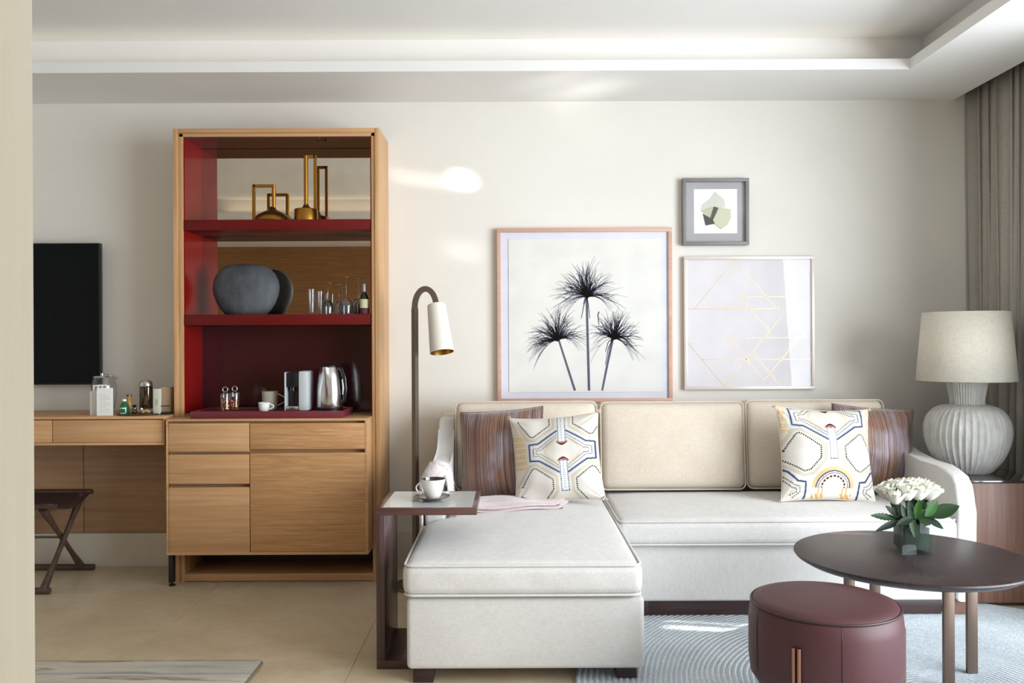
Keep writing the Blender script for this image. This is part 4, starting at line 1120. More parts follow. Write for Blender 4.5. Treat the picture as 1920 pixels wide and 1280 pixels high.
pillow('striped_pillow', 'brown striped silk pillow at the right end of the sofa, behind the patterned one', PX(1642, 4.30, 850), 4.335, 0.472, 0.455, 0.44, 0.18, (R(-8), R(5), R(8)), M['stripe'], seed=3, pinch=0.05)
pillow('patterned_pillow', 'cream embroidered pillow with an arch motif at the right end of the sofa', PX(1555, 4.10, 850), 4.11, 0.468, 0.475, 0.46, 0.185, (R(-14), R(2.5), R(5)), M['embroidery'], N=230, emb=(0.0, 0.80), seed=4)

# ------------------------------------------------------------------ folded pink throw on the chaise
def folded_throw():
    bm = bmesh.new()
    z = 0.475
    t = thing('folded_throw', 'folded pale pink wool throw lying on the chaise beside the side table', 'blanket', (-0.05, 4.02, z))
    def layer(z0, th, dx, dy):
        y0, y1 = 3.86+dy, 4.20
        nx, ny = 26, 10; bm = bmesh.new(); top = []; bot = []
        for i in range(nx+1):
            a = i/nx
            r1 = []; r2 = []
            for j in range(ny+1):
                b = j/ny
                x = -0.27 + a*(0.50+dx+0.06*b)
                y = y0 + (y1-y0)*b*(1-0.10*a) + 0.10*a*a*(1-b)
                zz = z0 + 0.004*math.sin(x*21+b*3) + 0.003*math.sin(b*9) + 0.004*a
                ed = min(1, min(a, 1-a)*nx/1.5, 1) if True else 1
                e2 = min(1, min(b, 1-b)*ny/1.2)
                r1.append(bm.verts.new((x, y, zz+th*(0.5+0.5*min(ed, e2)))))
                r2.append(bm.verts.new((x, y, zz+th*(0.5-0.5*min(ed, e2)))))
            top.append(r1); bot.append(r2)
        for i in range(nx):
            for j in range(ny):
                bm.faces.new((top[i][j], top[i+1][j], top[i+1][j+1], top[i][j+1])); bm.faces.new((bot[i][j], bot[i][j+1], bot[i+1][j+1], bot[i+1][j]))
        bmesh.ops.remove_doubles(bm, verts=bm.verts[:], dist=0.0003)
        return bm
    part('fold', layer(z-0.006, 0.013, 0.0, 0.0), M['pink'], t, smooth=True)
    part('fold', layer(z+0.007, 0.013, -0.015, 0.006), M['pink'], t, smooth=True)
folded_throw()
def fur_throw():
    t = thing('fur_throw', 'fluffy blush white fur throw hanging over the left arm of the chaise', 'throw', (SXA+0.04, 3.93, 0.37))
    # sheet over the arm; profile across x
    prof = [(SXA-0.012, 0.34), (SXA-0.014, 0.45), (SXA-0.013, 0.56), (SXA-0.010, 0.64), (SXA+0.012, 0.676), (SXA+0.045, 0.684), (SXA+0.080, 0.674), (SXA+0.094, 0.645), (SXA+0.100, 0.59), (SXA+0.104, 0.52)]
    bm = bmesh.new(); rows = []
    for i in range(15):
        y = 3.785+0.245*i/14; row = []
        for k, (x, z) in enumerate(prof):
            z2 = z + 0.008*math.sin(i*0.9+k); x2 = x+0.004*math.sin(i*1.3+k*0.7)
            if k >= 6: z2 -= 0.0
            if 3 <= k <= 6 and y < 3.86: z2 -= (3.86-y)**2*7
            row.append(bm.verts.new((x2, y, z2)))
        rows.append(row)
    for a, b in zip(rows, rows[1:]):
        for j in range(len(prof)-1): bm.faces.new((a[j], a[j+1], b[j+1], b[j]))
    o = part('throw_cloth', bm, M['fur'], t, smooth=True); s = o.modifiers.new('s', 'SOLIDIFY'); s.thickness = 0.008; s.offset = 1
    bm = bmesh.new(); rnd = random.Random(4)
    for q in range(6500):
        f = rnd.random()*(len(prof)-1); k = int(f); a = f-k
        (x0, z0), (x1, z1) = prof[k], prof[k+1]
        p = Vector((x0+(x1-x0)*a, 3.782+0.245*rnd.random(), z0+(z1-z0)*a))
        n = Vector((-(z1-z0), 0, (x1-x0))).normalized()
        if p.y < 3.86 and 3 <= k <= 6: p.z -= (3.86-p.y)**2*7
        d = (n + Vector((rnd.uniform(-.6, .6), rnd.uniform(-.8, .4), rnd.uniform(-.6, .6)))).normalized()
        L = rnd.uniform(0.010, 0.022); s = Vector((rnd.uniform(-1, 1), rnd.uniform(-1, 1), rnd.uniform(-1, 1))).cross(d).normalized()*0.0012
        a_ = bm.verts.new(p-s); b_ = bm.verts.new(p+s); c_ = bm.verts.new(p+d*L+Vector((0, 0, -0.003)))
        bm.faces.new((a_, b_, c_))
    part('fur', bm, M['fur'], t, smooth=False, kind='stuff')
fur_throw()

# ================================================================== PICTURES
def picture_frame(nm, label, x0, x1, y0, y1, fw, fd, fm, ref, Yw=WY):
    Yf = Yw-fd
    a, b = PX(x0, Yf, ref), PX(x1, Yf, ref); zb, zt = PZ(y1, Yf, (x0+x1)/2), PZ(y0, Yf, (x0+x1)/2)
    t = thing(nm, label, 'picture', ((a+b)/2, Yw-0.004, zb))
    w = fw*Yf/1600
    bms = [B(a, b, Yf, Yw-0.002, zt-w, zt, bev=0.0012), B(a, b, Yf, Yw-0.002, zb, zb+w, bev=0.0012), B(a, a+w, Yf, Yw-0.002, zb+w, zt-w, bev=0.0012), B(b-w, b, Yf, Yw-0.002, zb+w, zt-w, bev=0.0012)]
    for m_ in bms: part('frame', m_, fm, t)
    return t, a+w, b-w, zb+w, zt-w, Yf
def strokes(bm, pts, w0, w1, Y):
    """flat ink stroke lying on the paper"""
    L = []; n = len(pts)
    for i, p in enumerate(pts):
        a = pts[max(i-1, 0)]; b = pts[min(i+1, n-1)]
        d = Vector((b[0]-a[0], b[1]-a[1])); d = d.normalized() if d.length > 1e-9 else Vector((1, 0)); nn = Vector((-d.y, d.x))
        w = w0+(w1-w0)*i/(n-1)
        L.append((bm.verts.new((p[0]+nn.x*w/2, Y, p[1]+nn.y*w/2)), bm.verts.new((p[0]-nn.x*w/2, Y, p[1]-nn.y*w/2))))
    for (a, b), (c, d) in zip(L, L[1:]): bm.faces.new((a, b, d, c))
def papyrus():
    t, a, b, zb, zt, Yf = picture_frame('papyrus_picture', 'large square picture of three dark papyrus plumes in a blush wood frame above the sofa', 932, 1261, 427, 754, 7.5, 0.035, M['frame_pink'], 590)
    part('mount', B(a, b, Yf+0.012, Yf+0.03, zb, zt), M['mat_blue'], t)
    k = Yf/1600; Yp = Yf+0.008
    xa, xb, z0, z1 = PX(954, Yp, 590), PX(1239, Yp, 590), PZ(735, Yp, 1100), PZ(448, Yp, 1100)
    part('print_paper', B(xa, xb, Yf+0.0085, Yf+0.012, z0, z1), M['paper'], t)
    rnd = random.Random(9); bm = bmesh.new(); Yi = Yf+0.0080
    def pt(x, y): return P(x, y, Yi)
    def head(cx, cy, tilt, n, L0, wd):
        for i in range(n):
            f = rnd.random(); ang = R(90+tilt) + R(wd)*(2*f-1)*(1-0.25*rnd.random())
            L = L0*rnd.uniform(0.55, 1.05)*(1.0-0.10*abs(2*f-1)); g = rnd.uniform(8, 44)*(0.25+abs(math.cos(ang)))
            curl = rnd.uniform(-0.35, 0.35); pts = []
            for q in range(8):
                s = q/7; aa = ang+curl*s
                pts.append(pt(cx+rnd.uniform(-2, 2)*(q == 0)+L*s*math.cos(aa), cy-L*s*math.sin(aa)+g*s*s))
            strokes(bm, pts, rnd.uniform(0.9, 1.7)*k, 0.35*k, Yi)
            if rnd.random() < 0.75:    # forked tip
                s = rnd.uniform(0.45, 0.7); q = int(s*7); p0 = pts[q]; aa = ang+curl+rnd.uniform(-0.5, 0.5)
                l2 = L*(1-s)*rnd.uniform(.7, 1.2)*k
                strokes(bm, [p0, (p0[0]+l2*0.5*math.cos(aa), p0[1]+l2*0.5*math.sin(aa)), (p0[0]+l2*math.cos(aa), p0[1]+l2*math.sin(aa)-4*k)], 1.0*k, 0.3*k, Yi)
        for i in range(18):
            a_ = R(90+tilt)+R(wd*0.75)*rnd.uniform(-1, 1); L = rnd.uniform(14, 30)
            strokes(bm, [pt(cx, cy+2), pt(cx+L*.6*math.cos(a_), cy-L*.6*math.sin(a_)), pt(cx+L*math.cos(a_), cy-L*math.sin(a_))], 3.2*k, 0.8*k, Yi)
    head(1101, 556, 2, 125, 80, 92)
    head(1046, 637, 18, 120, 72, 94)
    head(1151, 634, -8, 100, 68, 102)
    for (dx, dy) in ((1090, 597), (1106, 597), (1094, 570), (1135, 684), (1123, 610), (1135, 660)):
        base = (1100, 556) if dx < 1120 else (1150, 634)
        if dx == 1123: base = (1123, 584)
        strokes(bm, [pt(*base), pt((base[0]+dx)/2-(2 if dx > 1120 else 0), (base[1]+dy)/2-6), pt(dx, dy)], 2.6*k, 1.2*k, Yi)
    strokes(bm, [pt(1100, 558), pt(1102, 640), pt(1104.5, 732)], 4.2*k, 4.8*k, Yi)
    strokes(bm, [pt(1048, 638), pt(1063, 685), pt(1078, 732)], 3.4*k, 4.4*k, Yi)
    strokes(bm, [pt(1149, 634), pt(1139, 682), pt(1129, 732)], 5.0*k, 3.6*k, Yi)
    part('drawing', bm, M['ink'], t, smooth=False, label='dark blue papyrus plumes printed on the paper')
    part('glazing', B(a, b, Yf+0.004, Yf+0.006, zb, zt), M['pane'], t, smooth=False)
papyrus()
def poly_flat(bm, pts, Y, th=0.0008):
    prism(bm, pts, Y-th, Y, 'Y')
def collage():
    t, a, b, zb, zt, Yf = picture_frame('collage_picture', 'small square collage picture in a deep grey frame, highest on the wall', 1280.5, 1405, 333.5, 459, 6.5, 0.04, M['frame_grey'], 400)
    part('mount', B(a, b, Yf+0.022, Yf+0.034, zb, zt), M['mat_grey'], t)
    Yi = Yf+0.0215
    def pt(x, y): return P(1260+x/2.977, 320+y/2.977, Yi)
    (xa, z1), (xb, z0) = pt(122, 103), pt(364, 349)
    part('print_paper', B(xa, xb, Yi-0.0005, Yi+0.0006, z0, z1), M['white'], t)
    for pts, c, d in (([(240,118),(290,160),(298,205),(250,208),(205,232),(160,225),(170,190),(215,155)], 'cfd0c4', 1),
                   ([(162,225),(205,205),(245,200),(250,215),(212,262)], 'bdb89e', 2),
                   ([(172,240),(215,265),(245,295),(187,306)], '3b3c39', 2), ([(232,200),(262,208),(245,240),(228,280),(213,262)], '45463f', 3),
                   ([(260,205),(325,215),(328,260),(310,300),(275,326),(240,300),(228,275),(245,240)], 'c6c7ac', 4)):
        bm = bmesh.new(); poly_flat(bm, [pt(*q) for q in pts], Yi-0.0005-d*0.0009); part('paper_shape', bm, mat('collage '+c, c, 0.7), t, smooth=False)
    part('glazing', B(a, b, Yf+0.006, Yf+0.008, zb, zt), M['pane'], t, smooth=False)
collage()
def lines_pic():
    t, a, b, zb, zt, Yf = picture_frame('line_picture', 'square picture of thin gold triangles in a pearly white frame, below the small grey one', 1283, 1528, 480, 730, 6, 0.03, M['frame_white'], 600)
    part('print_paper', B(a, b, Yf+0.012, Yf+0.026, zb, zt), M['paper_cool'], t)
    Yi = Yf+0.0118; k = Yi/1600
    def pt(x, y): return P(1260+x/2.977, 320+y/2.977, Yi)
    bm = bmesh.new()
    for q in (((350,495),(125,770)), ((350,495),(585,770)), ((86,772),(600,768)), ((375,703),(718,703)), ((375,703),(545,895)), ((718,703),(640,785)),
              ((640,785),(755,930)), ((312,932),(757,930)), ((312,932),(515,1168)), ((706,935),(515,1168)), ((602,825),(290,1202)), ((165,1055),(775,1051)), ((88,960),(290,1202)), ((450,1015),(605,1200))):
        strokes(bm, [pt(*q[0]), pt(*q[1])], 1.1*k, 1.1*k, Yi)
    part('drawing', bm, M['goldline'], t, smooth=False, label='thin gold triangle lines')
    part('glazing', B(a, b, Yf+0.004, Yf+0.006, zb, zt), M['pane'], t, smooth=False)
lines_pic()

# ================================================================== END TABLE AND TABLE LAMP
def end_table():
    t = thing('end_table', 'walnut cube end table with a dark glossy top at the right arm of the sofa', 'table', (2.29, 4.33, 0))
    y0 = 3.98; zt = PZ(901, y0, 1890); z0 = PZ(1130, y0, 1890)
    part('table_top', B(2.085, 2.505, y0, 4.72, zt-0.012, zt, bev=0.001), mat('black gloss top', '2b201f', 0.08, 0, 0.6, coat=1.0), t)
    part('table_body', B(2.09, 2.50, y0+0.004, 4.71, z0, zt-0.0125, bev=0.001), M['walnut'], t)
    part('plinth', B(2.11, 2.48, y0+0.03, 4.69, 0, z0, bev=0.001), M['dark_wood'], t)
    return zt
EZ = end_table()
def table_lamp():
    Y = 4.25; k = Y/1600; x = PX(1813.5, Y, 800); z = EZ+0.0005
    t = thing('table_lamp', 'large ribbed chalky ceramic lamp with a linen drum shade on the end table', 'lamp', (x, Y, z))
    zz = lambda y: PZ(y, Y, 1815)-z
    H0 = zz(757); R_ = 73.5*k
    prof = []
    for i in range(25):
        f = i/24
        # belly from foot to neck
        r = R_*(0.40+0.60*math.sin(PI*min(1, (f*0.80+0.08)))**0.85) if f < 0.62 else R_*(0.52+0.48*math.sqrt(max(0, 1-((f-0.62)/0.40)**2.2)))
        prof.append((r, f*H0))
    prof = [(0, 0), (R_*0.52, 0), (R_*0.58, H0*0.03), (R_*0.74, H0*0.14), (R_*0.87, H0*0.27), (R_*0.96, H0*0.42), (R_, H0*0.56), (R_*0.985, H0*0.68), (R_*0.93, H0*0.80), (R_*0.82, H0*0.90), (R_*0.66, H0*0.965), (R_*0.43, H0*1.0)]
    # smooth the profile by sub-sampling
    def sub(pr, n=4):
        out = []
        for i in range(len(pr)-1):
            p0 = pr[max(i-1, 0)]; p1 = pr[i]; p2 = pr[i+1]; p3 = pr[min(i+2, len(pr)-1)]
            for q in range(n):
                s = q/n
                f = lambda a, b, c, d: 0.5*((2*b)+(-a+c)*s+(2*a-5*b+4*c-d)*s*s+(-a+3*b-3*c+d)*s**3)
                out.append((max(0, f(p0[0], p1[0], p2[0], p3[0])), f(p0[1], p1[1], p2[1], p3[1])))
        out.append(pr[-1]); return out
    body = [(0, 0)]+sub(prof[1:], 4)
    NR = 42
    def flute(a, z_): 
        amp = 0.045*math.sin(PI*min(max(z_/H0, 0.04), 0.98))**0.4
        s = abs(math.sin(a*NR/2 + 0.25*math.sin(z_*9+a*2)))
        return 1-amp*0.5+amp*(1-s)**2.2*1.4
    bm = bmesh.new(); lathe(bm, body, 300, (0, 0, 0), flute); part('lamp_base', bm, M['chalk'], t, smooth=True, world=False)
    H1 = zz(716)
    def fl2(a, z_): return 1+0.02*math.sin(a*44)
    bm = bmesh.new(); lathe(bm, [(R_*0.42, H0-0.004), (R_*0.40, H0+0.004), (R_*0.405, H0+(H1-H0)*0.3), (R_*0.475, H1-0.004), (R_*0.48, H1), (0, H1)], 176, (0, 0, 0), fl2); part('neck', bm, M['chalk'], t, smooth='auto', world=False)
    za, zb = zz(713), zz(585); xo = -2*k
    bm = bmesh.new(); lathe(bm, [(86*k, za), (74.5*k, zb)], 64); o = part('lamp_shade', bm, M['shade'], t, smooth=True, world=False); s = o.modifiers.new('s', 'SOLIDIFY'); s.thickness = 0.002; o.location = (xo, 0, 0)
    bm = bmesh.new(); tube(bm, [(0, 0, H1), (0, 0, zb-0.05)], 0.006, 10); part('lamp_rod', bm, M['bronze'], t, world=False)
    bm = bmesh.new()
    for i in range(3):
        a = 2*PI*i/3+0.4; tube(bm, [(0, 0, zb-0.012), (74*k*math.cos(a)+xo, 74*k*math.sin(a), zb-0.006)], 0.0018, 6)
    tube(bm, [(0, 0, zb-0.05), (0, 0, zb-0.008)], 0.004, 8)
    part('shade_carrier', bm, M['bronze'], t, world=False)
table_lamp()

# ================================================================== RUGS
def round_rug():
    c = (1.48, 3.00); Rr = 1.25
    prof = [(0, 0.010)]; n = 62
    for i in range(n):
        r0 = Rr*i/n; r1 = Rr*(i+1)/n
        if i > 0: prof.append((r0+0.001, 0.0085))
        prof += [(r0+(r1-r0)*0.25, 0.0125), (r0+(r1-r0)*0.5, 0.0135), (r0+(r1-r0)*0.75, 0.0125)]
    prof += [(Rr, 0.006), (Rr, 0.001), (0, 0.001)]
    bm = bmesh.new(); lathe(bm, prof, 160)
    # the coils wander a little
    for v in bm.verts:
        r = math.hypot(v.co.x, v.co.y); a = math.atan2(v.co.y, v.co.x)
        if r > 0.05:
            f = 1+0.006*math.sin(5*a+r*9)+0.004*math.sin(11*a-r*15); v.co.x *= f; v.co.y *= f
    single('round_rug', bm, M['rug'], 'large round blue grey braided rug under the coffee table and pouf', 'rug', smooth=True, loc=(c[0], c[1], 0.0005))
round_rug()
def left_rug():
    x1 = PX(493, 3.33, 1245); y1 = 3.33
    bm = bmesh.new(); rbox(bm, (0, 0, 0.006), (2.2, 2.2, 0.011), 0.005, n=30)
    for v in bm.verts: v.co.z += 0.0012*math.sin(v.co.x*37)*math.sin(v.co.y*31)*(1 if v.co.z > 0.008 else 0)
    o = single('area_rug', bm, M['rug2'], 'flat grey and beige abstract rug at the bottom left of the floor', 'rug', smooth=True, loc=(x1-1.1, y1-1.1, 0.0005))
    bm = bmesh.new(); tube(bm, rrect(0, 0, 2.2, 2.2, 0.02, 0.006), 0.006, 6, closed=True)
    part('binding', bm, mat('taupe binding', '6f6450', 0.9), o, world=False)
left_rug()

# ================================================================== COFFEE TABLE, POUF
CT = (1.49, 3.207); CR = 0.414; CH = 0.443; RG = 0.0135
def coffee_table():
    x, y = CT
    t = thing('coffee_table', 'round dark oak coffee table with flat bronze legs standing on the round rug', 'table', (x, y, RG))
    bm = bmesh.new(); lathe(bm, [(0, CH-0.030), (CR-0.030, CH-0.030), (CR-0.006, CH-0.016), (CR, CH-0.008), (CR-0.001, CH-0.002), (CR-0.006, CH), (0, CH)], 96)
    part('table_top', bm, M['tabletop'], t, world=False).location = (0, 0, -RG)
    # legs: flat bars
    for (lx, ly) in ((1.545, 3.03), (1.70, 3.165), (1.435, 3.385), (1.28, 3.25)):
        bm = bmesh.new(); w = 0.019; d = 0.008
        box(bm, lx-w, lx+w, ly-d, ly+d, RG+0.0005, CH-0.031, bev=0.001); part('leg', bm, M['leg_bronze'], t)
    for (p, q) in (((1.545, 3.03), (1.435, 3.385)), ((1.70, 3.165), (1.28, 3.25))):
        p = Vector((p[0], p[1], CH-0.043)); q = Vector((q[0], q[1], CH-0.043)); d = (q-p).normalized()*0.03
        bm = bmesh.new(); tube(bm, [p-d, q+d], 0.011, square=True); part('brace', bm, M['leg_bronze'], t)
    bm = bmesh.new(); tube(bm, [(1.20, 3.22, CH-0.043), (1.32, 3.26, CH-0.043)], 0.011, square=True); part('brace', bm, M['leg_bronze'], t)
coffee_table()
def pouf():
    x, y = 1.012, 2.775; r = 0.229; H = 0.418
    t = thing('pouf', 'round plum leather pouf with paired bronze rod legs beside the coffee table', 'pouf', (x, y, RG))
    z = RG
    bm = bmesh.new(); lathe(bm, [(0, 0.115), (r-0.05, 0.115), (r-0.016, 0.125), (r+0.004, 0.155), (r+0.010, 0.21), (r+0.010, 0.33), (r+0.004, H-0.028-z), (r-0.002, H-0.022-z)], 80, (x, y, z)); part('body_cover', bm, M['leather'], t, smooth=True)
    bm = bmesh.new(); lathe(bm, [(r-0.002, H-0.020-z), (r-0.006, H-0.013-z), (r-0.04, H-0.004-z), (r*0.5, H+0.003-z), (0, H+0.005-z)], 80, (x, y, z)); part('seat_pad', bm, M['leather'], t, smooth=True)
    bm = bmesh.new(); tube(bm, [(x+(r+0.001)*math.cos(a), y+(r+0.001)*math.sin(a), H-0.020) for a in [2*PI*i/80 for i in range(80)]], 0.0042, 8, closed=True); part('piping', bm, M['leather_dark'], t, smooth=True)
    for a in (R(-168), R(-98), R(10), R(80), R(145)):   # upright panel seams
        p = [(x+(r+0.0108)*math.cos(a), y+(r+0.0108)*math.sin(a), z+q) for q in (0.17, 0.21, 0.33)]+[(x+(r+0.003)*math.cos(a), y+(r+0.003)*math.sin(a), H-0.026)]
        bm = bmesh.new(); tube(bm, p, 0.0012, 5); part('seam', bm, M['leather_dark'], t, smooth=True)
    bm = bmesh.new(); lathe(bm, [(0, 0.085), (r-0.03, 0.085), (r-0.022, 0.09), (r-0.022, 0.118), (0, 0.118)], 64, (x, y, z)); part('base_ring', bm, M['bronze'], t)
    for a in (R(-129), R(-4), R(114)):
        for s in (-1, 1):
            da = s*0.034; rr = r+0.019
            px_, py_ = x+rr*math.cos(a+da), y+rr*math.sin(a+da)
            bm = bmesh.new(); tube(bm, [(px_, py_, z), (px_, py_, z+0.305)], 0.0062, 10); part('leg', bm, M['copper_leg'], t)
pouf()

# ================================================================== VASE WITH ROSES
def vase():
    x0, x1 = PX(1691, 3.2, 1040), PX(1752.5, 3.2, 1040); y0 = 3.195; s = x1-x0
    xc = (x0+x1)/2; yc = y0+s/2; z = CH+0.0005; h = 0.124
    t = thing('flower_vase', 'square clear glass vase lined with a green leaf on the coffee table', 'vase', (xc, yc, z))
    e = 0.005; bm = bmesh.new()
    a = s/2
    for b in ((-a, a, -a, -a+e), (-a, a, a-e, a), (-a, -a+e, -a+e, a-e), (a-e, a, -a+e, a-e)):
        box(bm, *b, 0.0, h, bev=0.0008)
    box(bm, -a+e+0.0003, a-e-0.0003, -a+e+0.0003, a-e-0.0003, 0.0, 0.008)
    part('glass_body', bm, M['glass_vase'], t, world=False)
        # a broad leaf curled inside the vase
    bm = bmesh.new(); rows = []
    for i in range(49):
        an = 2*PI*i/48*1.0; k = 1/max(abs(math.cos(an)), abs(math.sin(an)))**0.75
        rr = (a-0.0105)*min(k, 1.32)
        rows.append([bm.verts.new((rr*math.cos(an), rr*math.sin(an), 0.012+0.090*j/6+0.006*math.sin(an*3+j))) for j in range(7)])
    for A, Bq in zip(rows, rows[1:]):
        for j in range(6): bm.faces.new((A[j], Bq[j], Bq[j+1], A[j+1]))
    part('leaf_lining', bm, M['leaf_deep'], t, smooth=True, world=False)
    return xc, yc, z, h
VX, VY, VZ, VH = vase()
def petal_mesh(name, Rr, h, wrap, flare, m, seed):
    """one cupped petal: a patch of a goblet; outward is -y"""
    rnd = random.Random(seed); p1, p2 = rnd.uniform(0, 6), rnd.uniform(0, 6)
    bm = bmesh.new(); N, Mv = 10, 8; rows = []
    for j in range(Mv+1):
        v = j/Mv; row = []
        rr = Rr*(0.22+0.78*math.sin(min(1, v*1.15)*PI/2)**0.8) + flare*v**5
        ww = R(wrap)*(0.45+0.55*math.sin(min(1, v*1.5)*PI/2))*(1-0.30*v**7)
        for i in range(N+1):
            u = 2*i/N-1; a = u*ww
            r2 = rr*(1+0.05*math.sin(u*5+p1)*v*v) - 0.0015*abs(u)*v
            z = h*v*(1-0.16*abs(u)**2.5*v*v) + 0.0014*math.sin(u*6+p2)*v**4
            row.append(bm.verts.new((r2*math.sin(a), -r2*math.cos(a), z)))
        rows.append(row)
    for a, b in zip(rows, rows[1:]):
        for i in range(N): bm.faces.new((a[i], a[i+1], b[i+1], b[i]))
    me = finish(bm, name, True); me.materials.append(m); return me
PET = [petal_mesh('petal', 0.0245, 0.046, 62, 0.006, M['petal'], 1), petal_mesh('petal', 0.0200, 0.0475, 66, 0.001, M['petal'], 2), petal_mesh('petal', 0.0145, 0.047, 70, -0.001, M['petal_in'], 3)]
def rose(x, y, z, size, lean, label, seed):
    rnd = random.Random(seed)
    d = Vector((lean[0], lean[1], 1)).normalized(); q = d.to_track_quat('Z', 'Y').to_euler()
    t = thing('rose', label, 'rose', (x, y, z), q, group='white roses in the glass vase')
    t.scale = (size,)*3
    k = 0
    for (ring, n, r0, tilt, me) in ((0, 5, 0.001, 5, PET[0]), (1, 4, 0.0005, 2, PET[1]), (2, 3, 0.0, 0, PET[2])):
        for i in range(n):
            a = 2*PI*(i+0.5*ring)/n+rnd.uniform(-.15, .15)
            o = bpy.data.objects.new('petal', me); COL.objects.link(o); o.parent = t
            o.location = (r0*math.cos(a), r0*math.sin(a), -0.021+0.002*ring)
            o.rotation_euler = (Matrix.Rotation(a+PI/2, 3, 'Z') @ Matrix.Rotation(R(tilt+rnd.uniform(-4, 3)), 3, 'X')).to_euler()
    # rosebud heart: a small spiral
    bm = bmesh.new(); rows = []
    for i in range(40):
        a = i/39*4.6*PI; r = 0.002+0.0085*i/39
        rows.append([bm.verts.new((r*(0.8+0.3*j/4)*math.cos(a), r*(0.8+0.3*j/4)*math.sin(a), -0.012+0.033*j/4-0.003*(i/39))) for j in range(5)])
    for A, Bq in zip(rows, rows[1:]):
        for j in range(4): bm.faces.new((A[j], Bq[j], Bq[j+1], A[j+1]))
    part('rose_heart', bm, M['petal_in'], t, smooth=True, world=False)
    bm = bmesh.new(); lathe(bm, [(0, -0.026), (0.006, -0.024), (0.010, -0.016), (0.006, -0.010)], 12)
    part('calyx', bm, M['leaf'], t, smooth=True, world=False)
    # stem goes down into the vase
    Mw = Matrix.Translation((x, y, z)) @ q.to_matrix().to_4x4() @ Matrix.Scale(size, 4)
    p0 = Mw @ Vector((0, 0, -0.024)); p2 = Vector((VX+(x-VX)*0.30, VY+(y-VY)*0.30, VZ+0.02)); p1 = (p0+p2)/2+Vector((0, 0, 0.01))
    bm = bmesh.new(); tube(bm, [p0, p1, p2], 0.0022, 6); bm.transform(Mw.inverted()); part('stem', bm, M['leaf'], t, smooth=True, world=False)
k_ = 3.25/1600
def rp(px_, py_, Y): 
    X, Z = P(px_, py_, Y); return X, Y, Z
spec = [(1664, 919, 3.235, 1.12, (-0.55, -0.25), 'white rose at the far left of the bouquet'),
        (1678, 929, 3.185, 1.02, (-0.20, -0.50), 'white rose lowest at the front left of the bouquet'),
        (1701, 922, 3.190, 1.08, (0.0, -0.45), 'white rose at the front centre of the bouquet'),
        (1722, 921, 3.195, 1.10, (0.15, -0.45), 'white rose front right of the centre of the bouquet'),
        (1742, 920, 3.235, 1.20, (0.5, -0.25), 'white rose at the far right of the bouquet'),
        (1682, 911, 3.27, 1.08, (-0.25, 0.05), 'white rose behind, on the upper left of the bouquet'),
        (1706, 909, 3.27, 1.08, (0.0, 0.1), 'white rose at the top centre of the bouquet'),
        (1727, 910, 3.28, 1.10, (0.25, 0.1), 'white rose behind, on the upper right of the bouquet')]
for i, (a, b, Y, s, ln, lab) in enumerate(spec):
    X_, Y_, Z_ = rp(a, b, Y); rose(X_, Y_, Z_-0.008, s*1.14, (ln[0]*0.6, ln[1]*0.35), lab, 20+i)
def leaf_bm(base, tip, width, sag=0.0, serr=False, up=Vector((0, 0, 1)), roll=0.0):
    base = Vector(base); tip = Vector(tip); ax = tip-base; L = ax.length; d = ax.normalized()
    side = d.cross(up).normalized(); nrm = side.cross(d).normalized()
    side = (Matrix.Rotation(roll, 3, d) @ side); nrm = (Matrix.Rotation(roll, 3, d) @ nrm)
    bm = bmesh.new(); rows = []; N = 14
    for i in range(N+1):
        s = i/N; w = width*(math.sin(PI*s**0.85)**0.8 if 0 < s < 1 else 0.0)+0.0006
        if serr: w *= 1.0+0.28*(0.5 if i % 2 else -0.5)
        c = base+d*L*s + nrm*(-sag*L*s*s)
        rows.append([bm.verts.new(c+side*w*u+nrm*(0.22*abs(u)*w)) for u in (-1, -0.5, 0, 0.5, 1)])
    for a, b in zip(rows, rows[1:]):
        for j in range(4): bm.faces.new((a[j], a[j+1], b[j+1], b[j]))
    return bm
def sprig(label, leaves, m, root):
    t = thing('foliage_sprig', label, 'foliage', root, group='green leaves around the roses')
    x, y, z = root
    bm = bmesh.new(); tube(bm, [(VX+(x-VX)*0.4, VY+(y-VY)*0.4, VZ+0.03), (x, y, z)], 0.002, 6); part('stem', bm, M['leaf'], t)
    for (bx, by, tx, ty, dY, wd, sag, serr, mm, rl) in leaves:
        b0 = rp(bx, by, y); t0 = rp(tx, ty, y+dY)
        part('leaf', leaf_bm(b0, t0, wd, sag, serr, up=Vector((0, -0.8, 0.6)), roll=R(rl)), mm, t, smooth=True)
LF, LL, LD = M['leaf'], M['leaf_light'], M['leaf_deep']
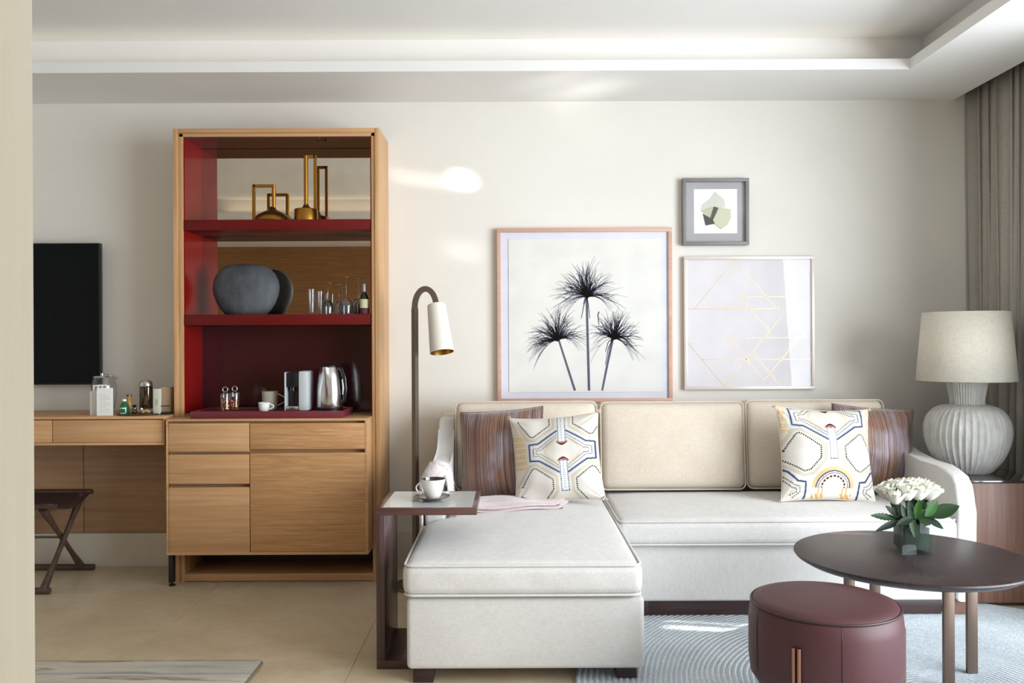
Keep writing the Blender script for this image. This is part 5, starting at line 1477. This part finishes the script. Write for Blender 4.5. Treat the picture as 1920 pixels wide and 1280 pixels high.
sprig('glossy oval green leaves on the right of the bouquet', [(1742, 968, 1799, 948, 0.0, 0.027, 0.0, False, LF, 0), (1735, 968, 1758, 938, 0.01, 0.017, 0.0, False, LL, 20), (1738, 972, 1770, 990, -0.03, 0.014, 0.1, False, LD, 0)], LF, rp(1738, 972, 3.19))
sprig('jagged dark leaves on the left of the bouquet', [(1680, 972, 1632, 966, -0.02, 0.014, 0.0, True, LF, 0), (1685, 970, 1660, 948, 0.0, 0.014, 0.0, True, LD, 0), (1690, 975, 1643, 994, -0.04, 0.012, 0.08, False, LD, 0)], LD, rp(1684, 974, 3.19))
sprig('small bright leaf pointing up at the front of the bouquet', [(1717, 968, 1724, 936, -0.01, 0.013, 0.0, False, LL, 0), (1706, 975, 1705, 935, 0.0, 0.012, 0.0, False, LD, 10), (1700, 976, 1690, 945, 0.0, 0.013, 0.0, False, LF, 0)], LF, rp(1712, 976, 3.18))
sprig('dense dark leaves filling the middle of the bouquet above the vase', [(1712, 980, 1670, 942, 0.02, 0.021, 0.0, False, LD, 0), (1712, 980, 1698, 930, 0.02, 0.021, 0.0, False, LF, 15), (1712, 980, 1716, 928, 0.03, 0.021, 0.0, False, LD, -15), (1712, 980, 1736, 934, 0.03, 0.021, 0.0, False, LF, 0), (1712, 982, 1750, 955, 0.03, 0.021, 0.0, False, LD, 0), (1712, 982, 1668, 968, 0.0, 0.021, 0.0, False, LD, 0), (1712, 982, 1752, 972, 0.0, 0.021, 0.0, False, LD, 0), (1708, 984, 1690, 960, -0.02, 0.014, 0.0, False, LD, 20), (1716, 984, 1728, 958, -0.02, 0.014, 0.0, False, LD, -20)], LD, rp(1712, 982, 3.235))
sprig('leaf hanging down over the front rim of the vase', [(1708, 968, 1716, 1008, -0.015, 0.014, 0.0, True, LF, 0), (1712, 970, 1680, 985, -0.02, 0.014, 0.0, False, LD, 0), (1722, 972, 1745, 984, -0.02, 0.013, 0.0, False, LF, 0), (1715, 972, 1735, 955, 0.01, 0.014, 0.0, False, LF, 0)], LF, rp(1710, 972, 3.175))
